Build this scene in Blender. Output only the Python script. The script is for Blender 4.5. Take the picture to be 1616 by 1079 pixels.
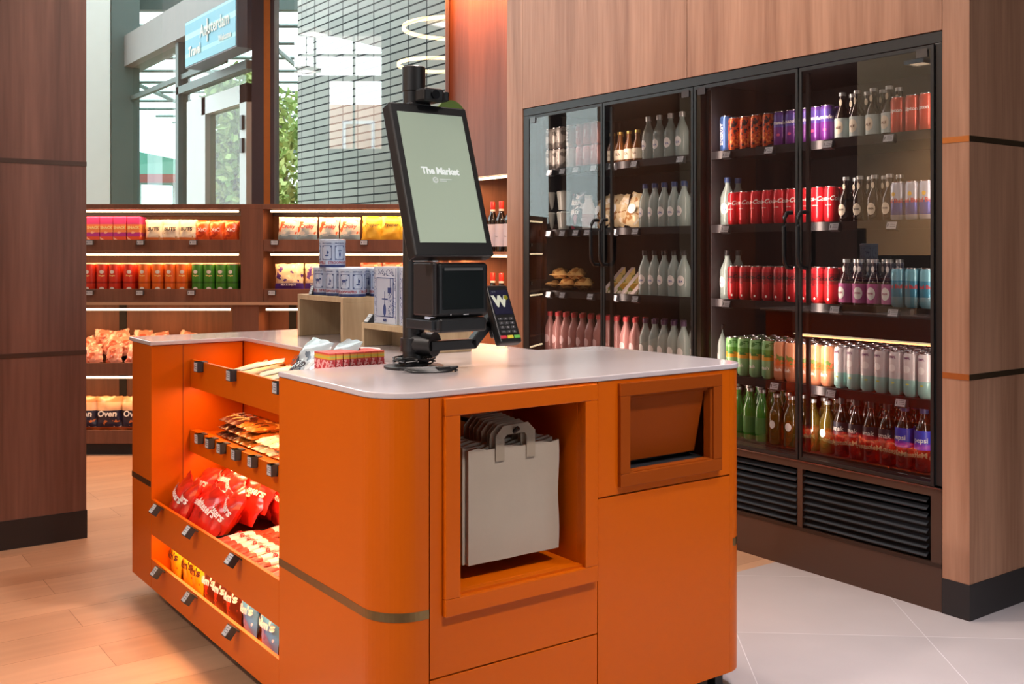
import bpy, bmesh, math, random
from mathutils import Vector, Matrix, noise
PI = math.pi
for o in list(bpy.data.objects): bpy.data.objects.remove(o)
SC = bpy.context.scene
COL = SC.collection

# ---------------------------------------------------------------- camera
# World axes: +Y runs along the drinks cabinet and the island's long side, +X across.
FPX, HOR, CAMZ = 1641.0, 398.0, 1.23
CA, SA = 0.8119, 0.5838                     # camera looks along (SA, CA)
VIEW = math.atan2(SA, CA)
cam_d = bpy.data.cameras.new('camera'); cam = bpy.data.objects.new('camera', cam_d); COL.objects.link(cam)
cam.location = (0, 0, CAMZ); cam.rotation_euler = (PI/2, 0, -VIEW)
cam_d.sensor_width = 36; cam_d.lens = 36*FPX/1616; cam_d.shift_y = -(539.5-HOR)/1616
cam_d.clip_start = 0.05; cam_d.clip_end = 200
SC.camera = cam

# ---------------------------------------------------------------- world, exposure
W = bpy.data.worlds.new('sky'); SC.world = W; W.use_nodes = True
bg = W.node_tree.nodes['Background']; bg.inputs[0].default_value = (0.90, 0.96, 1.0, 1); bg.inputs[1].default_value = 5.5
SC.view_settings.view_transform = 'Standard'; SC.view_settings.look = 'None'
SC.view_settings.exposure = 0.0; SC.view_settings.gamma = 1.0; SC.view_settings.use_curve_mapping = False

def lin(c):
    if isinstance(c, str): c = tuple(int(c[i:i+2], 16) for i in (0, 2, 4))
    c = [v/255 for v in c]
    return tuple(v/12.92 if v <= .04045 else ((v+.055)/1.055)**2.4 for v in c) + (1,)

def area(name, loc, size, power, col, rot=(0, 0, 0), spread=None):
    l = bpy.data.lights.new(name, 'AREA'); l.shape = 'RECTANGLE'; l.size, l.size_y = size
    l.energy = power; l.color = lin(col)[:3]
    if spread: l.spread = spread
    o = bpy.data.objects.new(name, l); COL.objects.link(o); o.location = loc; o.rotation_euler = rot
    return o

WARM = 'ffdab4'; NEUT = 'fff0e6'; COOL = 'eef2ff'
# off-screen lamps column and beige wall (their housings are built with the ceiling)
CEIL = 5.05; LAMPZ = 3.35      # ceiling; the lamps hang on rods
# x, y, watts, colour, beam in degrees, tilt about x and y in degrees
LAMPS = [(1.45, 0.35, 14, NEUT, 66, 26, 0), (2.45, 1.15, 13, COOL, 56, 0, 0), (2.0, 2.9, 44, NEUT, 175, 0, 0), (1.6, 3.3, 1, NEUT, 80, 0, 0),
         (0.3, 3.7, 3.5, NEUT, 130, 20, 0), (2.3, 4.4, 17, NEUT, 150, 0, 0), (-1.3, 2.3, 15, NEUT, 56, 0, -42), (-4.0, 6.8, 170, WARM, 100, 0, 35)]
for i, (x, y, p, c, sp_, ta, tb) in enumerate(LAMPS):
    area('ceiling_light_%d' % i, (x, y, LAMPZ-0.03), (0.2, 0.2), p, c, (math.radians(ta), math.radians(tb), 0), math.radians(sp_))

# area lamp added in the left wall's tall opening to brighten the island side
area('daylight', (-5.5, 0.65, 1.8), (2.8, 1.7), 30, 'e8f2ff', (0, -PI/2, 0))

# ---------------------------------------------------------------- pixel helpers (a pixel of the photo to a point on a known surface)
def ray(px, py=HOR):
    t = (px-808)/FPX
    return SA+CA*t, CA-SA*t, (HOR-py)/FPX
def yx(px, x):                       # world y where column px meets the plane x = const
    r = ray(px); return x/r[0]*r[1]
def zx(px, py, x):
    r = ray(px, py); return CAMZ + x/r[0]*r[2]
ROT = -VIEW
def BK(r, d, z=0):                   # frame of the rear wall: r to the right, d away
    return Vector((CA*r+SA*d, -SA*r+CA*d, z))
def rd(px, d): return (px-808)/FPX*d

# ---------------------------------------------------------------- materials
def newmat(name):
    m = bpy.data.materials.new(name); m.use_nodes = True
    return m, m.node_tree.nodes, m.node_tree.links, m.node_tree.nodes['Principled BSDF']
def M(name, col, rough=.5, metal=0, var=0, scale=8, bump=0, coat=0, spec=.5, emis=None, es=1, trans=0, alpha=1):
    m, N, L, p = newmat(name)
    p.inputs['Base Color'].default_value = lin(col); p.inputs['Roughness'].default_value = rough
    p.inputs['Metallic'].default_value = metal; p.inputs['Specular IOR Level'].default_value = spec
    p.inputs['Coat Weight'].default_value = coat; p.inputs['Coat Roughness'].default_value = .08
    p.inputs['Transmission Weight'].default_value = trans; p.inputs['Alpha'].default_value = alpha
    if emis: p.inputs['Emission Color'].default_value = lin(emis); p.inputs['Emission Strength'].default_value = es
    if var or bump:
        tc = N.new('ShaderNodeTexCoord'); nz = N.new('ShaderNodeTexNoise'); nz.inputs['Scale'].default_value = scale
        nz.inputs['Detail'].default_value = 5; L.new(tc.outputs['Object'], nz.inputs['Vector'])
        if var:
            mx = N.new('ShaderNodeMixRGB'); mx.blend_type = 'MULTIPLY'; mx.inputs[0].default_value = 1
            mr = N.new('ShaderNodeMapRange'); mr.inputs[3].default_value = 1-var; mr.inputs[4].default_value = 1+var
            L.new(nz.outputs[0], mr.inputs[0]); mx.inputs[1].default_value = lin(col)
            L.new(mr.outputs[0], mx.inputs[2]); L.new(mx.outputs[0], p.inputs['Base Color'])
        if bump:
            b = N.new('ShaderNodeBump'); b.inputs['Strength'].default_value = bump; b.inputs['Distance'].default_value = .01
            L.new(nz.outputs[0], b.inputs['Height']); L.new(b.outputs[0], p.inputs['Normal'])
    return m
def wood(name, dark, light, scale=(14, 14, .9), rough=.45, bump=.03, fig=0.5):
    m, N, L, p = newmat(name)
    tc = N.new('ShaderNodeTexCoord'); mp = N.new('ShaderNodeMapping'); mp.inputs['Scale'].default_value = scale
    L.new(tc.outputs['Object'], mp.inputs[0])
    n1 = N.new('ShaderNodeTexNoise'); n1.inputs['Scale'].default_value = 1; n1.inputs['Detail'].default_value = 7; n1.inputs['Distortion'].default_value = fig
    L.new(mp.outputs[0], n1.inputs['Vector'])
    mp2 = N.new('ShaderNodeMapping'); mp2.inputs['Scale'].default_value = [s*9 for s in scale]; L.new(tc.outputs['Object'], mp2.inputs[0])
    n2 = N.new('ShaderNodeTexNoise'); n2.inputs['Scale'].default_value = 1; n2.inputs['Detail'].default_value = 3
    L.new(mp2.outputs[0], n2.inputs['Vector'])
    ad = N.new('ShaderNodeMath'); ad.operation = 'MULTIPLY_ADD'; ad.inputs[1].default_value = .45; L.new(n2.outputs[0], ad.inputs[0]); L.new(n1.outputs[0], ad.inputs[2])
    cr = N.new('ShaderNodeValToRGB'); cr.color_ramp.elements[0].position = .5; cr.color_ramp.elements[1].position = .95
    cr.color_ramp.elements[0].color = lin(dark); cr.color_ramp.elements[1].color = lin(light)
    L.new(ad.outputs[0], cr.inputs[0]); L.new(cr.outputs[0], p.inputs['Base Color'])
    p.inputs['Roughness'].default_value = rough
    b = N.new('ShaderNodeBump'); b.inputs['Strength'].default_value = bump; L.new(n2.outputs[0], b.inputs['Height']); L.new(b.outputs[0], p.inputs['Normal'])
    return m
def bands(name, stops, rough=.35, metal=0, blot=None, bscale=30, btresh=.55, brange=None, axis=2, coat=0):
    """stops: [(z, colour)...] constant bands along the part's own height; blot: a printed blotch colour within brange"""
    m, N, L, p = newmat(name)
    tc = N.new('ShaderNodeTexCoord'); sp = N.new('ShaderNodeSeparateXYZ'); L.new(tc.outputs['Object'], sp.inputs[0])
    zmax = .4
    mr = N.new('ShaderNodeMath'); mr.operation = 'DIVIDE'; mr.inputs[1].default_value = zmax; L.new(sp.outputs[axis], mr.inputs[0])
    cr = N.new('ShaderNodeValToRGB'); cr.color_ramp.interpolation = 'CONSTANT'
    els = cr.color_ramp.elements
    els[0].position = 0; els[0].color = lin(stops[0][1])
    els.remove(els[1])
    for z, c in stops[1:]:
        e = els.new(z/zmax); e.color = lin(c)
    L.new(mr.outputs[0], cr.inputs[0]); out = cr.outputs[0]
    if blot:
        nz = N.new('ShaderNodeTexNoise'); nz.inputs['Scale'].default_value = bscale; nz.inputs['Detail'].default_value = 1.5
        L.new(tc.outputs['Object'], nz.inputs['Vector'])
        blots = blot if isinstance(blot, list) else [blot]
        for k, bc in enumerate(blots):
            gt = N.new('ShaderNodeMath'); gt.operation = 'GREATER_THAN' if k % 2 == 0 else 'LESS_THAN'
            gt.inputs[1].default_value = btresh if k % 2 == 0 else 1-btresh; L.new(nz.outputs[0], gt.inputs[0]); f = gt.outputs[0]
            if brange:
                a = N.new('ShaderNodeMath'); a.operation = 'GREATER_THAN'; a.inputs[1].default_value = brange[0]; L.new(sp.outputs[axis], a.inputs[0])
                b = N.new('ShaderNodeMath'); b.operation = 'LESS_THAN'; b.inputs[1].default_value = brange[1]; L.new(sp.outputs[axis], b.inputs[0])
                q = N.new('ShaderNodeMath'); q.operation = 'MULTIPLY'; L.new(a.outputs[0], q.inputs[0]); L.new(b.outputs[0], q.inputs[1])
                q2 = N.new('ShaderNodeMath'); q2.operation = 'MULTIPLY'; L.new(q.outputs[0], q2.inputs[0]); L.new(f, q2.inputs[1]); f = q2.outputs[0]
            mx = N.new('ShaderNodeMixRGB'); L.new(f, mx.inputs[0]); L.new(out, mx.inputs[1]); mx.inputs[2].default_value = lin(bc); out = mx.outputs[0]
    L.new(out, p.inputs['Base Color']); p.inputs['Roughness'].default_value = rough; p.inputs['Metallic'].default_value = metal
    p.inputs['Coat Weight'].default_value = coat
    return m
def glass(name, tint, refl=.12, rough=0.0, graze=.6):
    """thin pane: tinted see-through plus mirror reflection stronger at grazing angles"""
    m = bpy.data.materials.new(name); m.use_nodes = True; N = m.node_tree.nodes; L = m.node_tree.links; N.clear()
    o = N.new('ShaderNodeOutputMaterial'); t = N.new('ShaderNodeBsdfTransparent'); t.inputs[0].default_value = lin(tint)
    g = N.new('ShaderNodeBsdfGlossy'); g.inputs['Roughness'].default_value = rough; g.inputs[0].default_value = (1, 1, 1, 1)
    lw = N.new('ShaderNodeLayerWeight'); lw.inputs[0].default_value = .5
    pw = N.new('ShaderNodeMath'); pw.operation = 'POWER'; pw.inputs[1].default_value = 3; L.new(lw.outputs['Facing'], pw.inputs[0])
    ma = N.new('ShaderNodeMath'); ma.operation = 'MULTIPLY_ADD'; ma.inputs[1].default_value = graze; ma.inputs[2].default_value = refl; ma.use_clamp = True
    L.new(pw.outputs[0], ma.inputs[0])
    mx = N.new('ShaderNodeMixShader'); L.new(ma.outputs[0], mx.inputs[0]); L.new(t.outputs[0], mx.inputs[1]); L.new(g.outputs[0], mx.inputs[2])
    L.new(mx.outputs[0], o.inputs[0])
    return m
def emit(name, col, s):
    m = bpy.data.materials.new(name); m.use_nodes = True; N = m.node_tree.nodes; L = m.node_tree.links; N.clear()
    o = N.new('ShaderNodeOutputMaterial'); e = N.new('ShaderNodeEmission'); e.inputs[0].default_value = lin(col); e.inputs[1].default_value = s
    L.new(e.outputs[0], o.inputs[0]); return m

def planks(name):
    m, N, L, p = newmat(name)
    tc = N.new('ShaderNodeTexCoord'); br = N.new('ShaderNodeTexBrick')
    br.inputs['Scale'].default_value = 1; br.inputs['Brick Width'].default_value = 1.35; br.inputs['Row Height'].default_value = .2
    br.inputs['Mortar Size'].default_value = .0012; br.inputs['Mortar Smooth'].default_value = .3; br.offset = .37
    br.inputs['Color1'].default_value = lin('bf9373'); br.inputs['Color2'].default_value = lin('ad8162'); br.inputs['Mortar'].default_value = lin('7d5438')
    L.new(tc.outputs['Object'], br.inputs[0])
    mp = N.new('ShaderNodeMapping'); mp.inputs['Scale'].default_value = (1.1, 11, 1); L.new(tc.outputs['Object'], mp.inputs[0])
    nz = N.new('ShaderNodeTexNoise'); nz.inputs['Scale'].default_value = 1.2; nz.inputs['Detail'].default_value = 6; nz.inputs['Distortion'].default_value = .6; L.new(mp.outputs[0], nz.inputs[0])
    mr = N.new('ShaderNodeMapRange'); mr.inputs[3].default_value = .72; mr.inputs[4].default_value = 1.22; L.new(nz.outputs[0], mr.inputs[0])
    mx = N.new('ShaderNodeMixRGB'); mx.blend_type = 'MULTIPLY'; mx.inputs[0].default_value = 1; L.new(br.outputs[0], mx.inputs[1]); L.new(mr.outputs[0], mx.inputs[2])
    L.new(mx.outputs[0], p.inputs['Base Color']); p.inputs['Roughness'].default_value = .42
    return m
def tiles(name):
    m, N, L, p = newmat(name)
    tc = N.new('ShaderNodeTexCoord'); mp = N.new('ShaderNodeMapping'); mp.vector_type = 'TEXTURE'
    mp.inputs['Rotation'].default_value = (0, 0, -VIEW-.066); mp.inputs['Location'].default_value = (0.0, 0.0, 0)
    L.new(tc.outputs['Object'], mp.inputs[0])
    ad = N.new('ShaderNodeVectorMath'); ad.operation = 'ADD'; L.new(mp.outputs[0], ad.inputs[0]); TILEOFF.append(ad)
    br = N.new('ShaderNodeTexBrick'); br.offset = 0
    br.inputs['Scale'].default_value = 1; br.inputs['Brick Width'].default_value = .6; br.inputs['Row Height'].default_value = .6
    br.inputs['Mortar Size'].default_value = .0016; br.inputs['Mortar Smooth'].default_value = .4
    br.inputs['Color1'].default_value = lin('b0a4a1'); br.inputs['Color2'].default_value = lin('a99e9c'); br.inputs['Mortar'].default_value = lin('d0c9c8')
    L.new(ad.outputs[0], br.inputs[0])
    nz = N.new('ShaderNodeTexNoise'); nz.inputs['Scale'].default_value = 3.5; nz.inputs['Detail'].default_value = 8; L.new(tc.outputs['Object'], nz.inputs[0])
    mr = N.new('ShaderNodeMapRange'); mr.inputs[3].default_value = .86; mr.inputs[4].default_value = 1.12; L.new(nz.outputs[0], mr.inputs[0])
    mx = N.new('ShaderNodeMixRGB'); mx.blend_type = 'MULTIPLY'; mx.inputs[0].default_value = 1; L.new(br.outputs[0], mx.inputs[1]); L.new(mr.outputs[0], mx.inputs[2])
    L.new(mx.outputs[0], p.inputs['Base Color']); p.inputs['Roughness'].default_value = .45
    return m
TILEOFF = []
def bricks(name):
    m, N, L, p = newmat(name)
    tc = N.new('ShaderNodeTexCoord'); sp = N.new('ShaderNodeSeparateXYZ'); cb = N.new('ShaderNodeCombineXYZ')
    L.new(tc.outputs['Object'], sp.inputs[0]); L.new(sp.outputs[1], cb.inputs[0]); L.new(sp.outputs[2], cb.inputs[1])
    br = N.new('ShaderNodeTexBrick'); br.offset = 0; br.inputs['Scale'].default_value = 1
    br.inputs['Brick Width'].default_value = .27; br.inputs['Row Height'].default_value = .0625; br.inputs['Mortar Size'].default_value = .0068
    br.inputs['Mortar Smooth'].default_value = .2; br.inputs['Bias'].default_value = -.2
    br.inputs['Color1'].default_value = lin('cfceca'); br.inputs['Color2'].default_value = lin('b6b6b3'); br.inputs['Mortar'].default_value = lin('20262a')
    L.new(cb.outputs[0], br.inputs[0]); L.new(br.outputs[0], p.inputs['Base Color']); p.inputs['Roughness'].default_value = .8
    return m

# ---------------------------------------------------------------- mesh builder
class MB:
    def __init__(s): s.v = []; s.f = []; s.m = []; s.xf = None; s.mi = 0
    def add(s, vs, fs, mi=None):
        b = len(s.v)
        for v in vs:
            v = Vector(v)
            if s.xf is not None: v = s.xf @ v
            s.v.append(v)
        for f in fs: s.f.append([i+b for i in f]); s.m.append(s.mi if mi is None else mi)
        return s
    def box(s, a, b, mi=None):
        x0, y0, z0 = [min(p, q) for p, q in zip(a, b)]; x1, y1, z1 = [max(p, q) for p, q in zip(a, b)]
        return s.add([(x0,y0,z0),(x1,y0,z0),(x1,y1,z0),(x0,y1,z0),(x0,y0,z1),(x1,y0,z1),(x1,y1,z1),(x0,y1,z1)],
                     [(0,3,2,1),(4,5,6,7),(0,1,5,4),(1,2,6,5),(2,3,7,6),(3,0,4,7)], mi)
    def prism(s, poly, z0, z1, mi=None):
        n = len(poly); vs = [(x, y, z0) for x, y in poly]+[(x, y, z1) for x, y in poly]
        return s.add(vs, [list(range(n))[::-1], list(range(n, 2*n))]+[(i, (i+1) % n, n+(i+1) % n, n+i) for i in range(n)], mi)
    def wallpath(s, path, t, z0, z1, mi=None, closed=False):
        """a wall following path, thickness t to the left of travel"""
        P = [Vector(p) for p in path]; off = []
        n = len(P)
        for i in range(n):
            if closed: a, b = P[i-1], P[(i+1) % n]; d = (P[(i+1) % n]-P[i]).normalized()+(P[i]-P[i-1]).normalized()
            else:
                d = Vector((0, 0))
                if i > 0: d += (P[i]-P[i-1]).normalized()
                if i < n-1: d += (P[i+1]-P[i]).normalized()
            d.normalize(); nn = Vector((-d.y, d.x)); e = (P[i+1]-P[i]).normalized() if i < n-1 else (P[i]-P[i-1]).normalized()
            c = max(.3, abs(d.dot(e))); off.append(P[i]+nn*t/c)
        for i in range(n if closed else n-1):
            j = (i+1) % n
            s.add([(*P[i], z0), (*P[j], z0), (*off[j], z0), (*off[i], z0), (*P[i], z1), (*P[j], z1), (*off[j], z1), (*off[i], z1)],
                  [(0,3,2,1),(4,5,6,7),(0,1,5,4),(2,3,7,6)]+([(3,0,4,7)] if i == 0 and not closed else [])+([(1,2,6,5)] if i == n-2 and not closed else []), mi)
        return s
    def lathe(s, prof, n=16, mi=None, c=(0, 0)):
        vs = []; fs = []
        for r, z in prof:
            for k in range(n): a = 2*PI*k/n; vs.append((c[0]+r*math.cos(a), c[1]+r*math.sin(a), z))
        for i in range(len(prof)-1):
            for k in range(n): fs.append((i*n+k, i*n+(k+1) % n, (i+1)*n+(k+1) % n, (i+1)*n+k))
        fs.append(list(range(n))[::-1]); fs.append([(len(prof)-1)*n+k for k in range(n)])
        return s.add(vs, fs, mi)
    def tube(s, pts, r, n=8, mi=None):
        pts = [Vector(p) for p in pts]; vs = []; fs = []
        up = Vector((0, 0, 1))
        for i, p in enumerate(pts):
            d = (pts[min(i+1, len(pts)-1)]-pts[max(i-1, 0)]).normalized()
            u = up if abs(d.dot(up)) < .95 else Vector((1, 0, 0))
            a = d.cross(u).normalized(); b = d.cross(a)
            rr = r[i] if isinstance(r, (list, tuple)) else r
            for k in range(n): t = 2*PI*k/n; vs.append(p+a*math.cos(t)*rr+b*math.sin(t)*rr)
        for i in range(len(pts)-1):
            for k in range(n): fs.append((i*n+k, i*n+(k+1) % n, (i+1)*n+(k+1) % n, (i+1)*n+k))
        fs.append(list(range(n))[::-1]); fs.append([(len(pts)-1)*n+k for k in range(n)])
        return s.add(vs, fs, mi)
    def quad(s, a, b, c, d, mi=None): return s.add([a, b, c, d], [(0, 1, 2, 3)], mi)
    def frame(s, x0, x1, z0, z1, w, y0, y1, mi=None, wb=None):
        """rectangular frame in the xz plane, thick from y0 to y1"""
        wb = w if wb is None else wb
        s.box((x0, y0, z1-w), (x1, y1, z1), mi); s.box((x0, y0, z0), (x1, y1, z0+wb), mi)
        s.box((x0, y0, z0+wb), (x0+w, y1, z1-w), mi); s.box((x1-w, y0, z0+wb), (x1, y1, z1-w), mi)
        return s
    def mesh(s, name, mats, smooth=False, merge=False):
        me = bpy.data.meshes.new(name); me.from_pydata([tuple(v) for v in s.v], [], s.f)
        for m in (mats if isinstance(mats, (list, tuple)) else [mats]): me.materials.append(m)
        me.polygons.foreach_set('material_index', s.m)
        bm = bmesh.new(); bm.from_mesh(me)
        if merge: bmesh.ops.remove_doubles(bm, verts=bm.verts, dist=1e-5)
        bmesh.ops.recalc_face_normals(bm, faces=bm.faces); bm.to_mesh(me); bm.free()
        if smooth:
            me.polygons.foreach_set('use_smooth', [True]*len(me.polygons))
            try: me.set_sharp_from_angle(angle=math.radians(38))
            except Exception: pass
        me.update(); return me
    def build(s, name, mats, parent=None, smooth=False, bev=0, merge=False, seg=2, loc=None, rotz=None):
        o = bpy.data.objects.new(name, s.mesh(name, mats, smooth, merge)); COL.objects.link(o)
        if parent is not None: o.parent = parent
        if loc is not None: o.location = loc
        if rotz is not None: o.rotation_euler = (0, 0, rotz)
        if bev:
            b = o.modifiers.new('bevel', 'BEVEL'); b.width = bev; b.segments = seg; b.limit_method = 'ANGLE'; b.angle_limit = math.radians(40)
        return o
def tag(o, label=None, cat=None, group=None, kind=None):
    if label: o['label'] = label
    if cat: o['category'] = cat
    if group: o['group'] = group
    if kind: o['kind'] = kind
    return o
def empty(name, loc=(0, 0, 0), rz=0):
    o = bpy.data.objects.new(name, None); COL.objects.link(o); o.location = loc; o.rotation_euler = (0, 0, rz); o.empty_display_size = .05
    return o
KIDS = {}
def kids(o):
    if o.name not in KIDS: KIDS[o.name] = [c for c in bpy.data.objects if c.parent == o]
    return KIDS[o.name]
def copy_tree(o, parent=None):
    c = o.copy(); COL.objects.link(c)
    if parent is not None: c.parent = parent
    for ch in kids(o): copy_tree(ch, c)
    return c
def structure(name, mb, mats, **k):
    o = mb.build(name, mats, **k); o['kind'] = 'structure'; return o
ORD = ['first', 'second', 'third', 'fourth', 'fifth', 'sixth', 'seventh', 'eighth', 'ninth', 'tenth', 'eleventh', 'twelfth', 'thirteenth', 'fourteenth', 'fifteenth', 'sixteenth']

TXT = {}
def text(s, size, bold=0.0, shear=0, spacing=1.0):
    """flat lettering centred on the origin in the xz plane, facing -y"""
    k = (s, size, bold, shear, spacing)
    if k in TXT: return TXT[k]
    c = bpy.data.curves.new('t', 'FONT'); c.body = s; c.size = size; c.offset = bold; c.shear = shear; c.space_character = spacing
    c.align_x = 'CENTER'; c.align_y = 'CENTER'; c.resolution_u = 2
    o = bpy.data.objects.new('t', c); COL.objects.link(o); bpy.context.view_layer.update()
    me = bpy.data.meshes.new_from_object(o.evaluated_get(bpy.context.evaluated_depsgraph_get()))
    vs = [(v.co.x, v.co.y) for v in me.vertices]; fs = [list(p.vertices) for p in me.polygons]
    bpy.data.objects.remove(o); bpy.data.curves.remove(c); bpy.data.meshes.remove(me)
    TXT[k] = (vs, fs); return TXT[k]
def put_text(mb, s, size, x, y, z, mi=None, bold=0, shear=0, rad=None, sx=1, spacing=1.0, vert=False, fn=None):
    vs, fs = text(s, size, bold, shear, spacing)
    out = []
    for a, b in vs:
        a *= sx
        if vert: a, b = -b, a
        if rad: t = (x+a)/rad; out.append((rad*math.sin(t), -rad*math.cos(t), z+b))
        elif fn: out.append(fn(x+a, z+b))
        else: out.append((x+a, y, z+b))
    mb.add(out, fs, mi); return mb
def arc(cx, cy, r, a0, a1, n=10):
    return [(cx+r*math.cos(math.radians(a0+(a1-a0)*i/n)), cy+r*math.sin(math.radians(a0+(a1-a0)*i/n))) for i in range(n+1)]
def ellipse(mb, rx, rz, cx, cz, rad=None, y=0, mi=None, n=16, fn=None):
    vs = []
    R = 4
    for j in range(1, R+1):
        for k in range(n):
            t = 2*PI*k/n; a = cx+rx*j/R*math.cos(t); b = cz+rz*j/R*math.sin(t)
            vs.append((rad*math.sin(a/rad), -rad*math.cos(a/rad), b) if rad else (fn(a, b) if fn else (a, y, b)))
    vs.append((rad*math.sin(cx/rad), -rad*math.cos(cx/rad), cz) if rad else (fn(cx, cz) if fn else (cx, y, cz))); c = len(vs)-1
    fs = [(c, k, (k+1) % n) for k in range(n)]
    for j in range(R-1): fs += [(j*n+k, (j+1)*n+k, (j+1)*n+(k+1) % n, j*n+(k+1) % n) for k in range(n)]
    mb.add(vs, fs, mi)

# ---------------------------------------------------------------- shared materials
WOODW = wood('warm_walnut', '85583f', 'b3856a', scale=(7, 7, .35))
WOODC = wood('column_walnut', '5e3c30', '845a4b', scale=(7, 7, .35))  # darker copy of the cabinet walnut, the column's shade put into the colour
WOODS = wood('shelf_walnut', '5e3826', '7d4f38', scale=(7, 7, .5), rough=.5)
OAK = wood('light_oak', 'a58d6b', 'bba583', scale=(16, 16, 1.1), rough=.6)
BLACK = M('black_powder_coat', '141416', .42, var=.1, scale=20)
PLAST = M('black_plastic', '111215', .38, var=.08, scale=40)
DARK = M('black_interior', '17161a', .6, var=.1)
BRONZE = M('brown_metal', '4a3429', .42, metal=.25, var=.08, scale=3)
ORANGE = M('orange_lacquer', 'c25700', .36, spec=.22, var=.015, scale=3)
ORANGE2 = M('dark_orange_lacquer', '8f3f0a', .5, spec=.1, var=.03, scale=3)
BRASS = M('brushed_brass', '8d7550', .3, metal=1, var=.12, scale=60)
INLAY = M('brass_inlay', 'b5713a', .38, metal=.7, var=.1, scale=30)
WHITE = M('white_lacquer', 'e6e8ea', .4, var=.03)
PAPERW = M('white_print', 'e9e4dc', .5, var=.02)
QUARTZ = M('pale_quartz', 'c4babc', .16, var=.035, scale=5, coat=.3)
TAGFACE = M('grey_tag_display', 'b9bcc0', .4, var=.25, scale=260)
TAGINK = M('tag_ink', '2b2e33', .5, var=.05)
LED = emit('warm_led', 'ffe0b4', 7)
LEDR = emit('ring_led', 'ffd9a0', 9)
METAL = M('can_aluminium', 'c9ccd0', .25, metal=1, var=.04)

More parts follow.
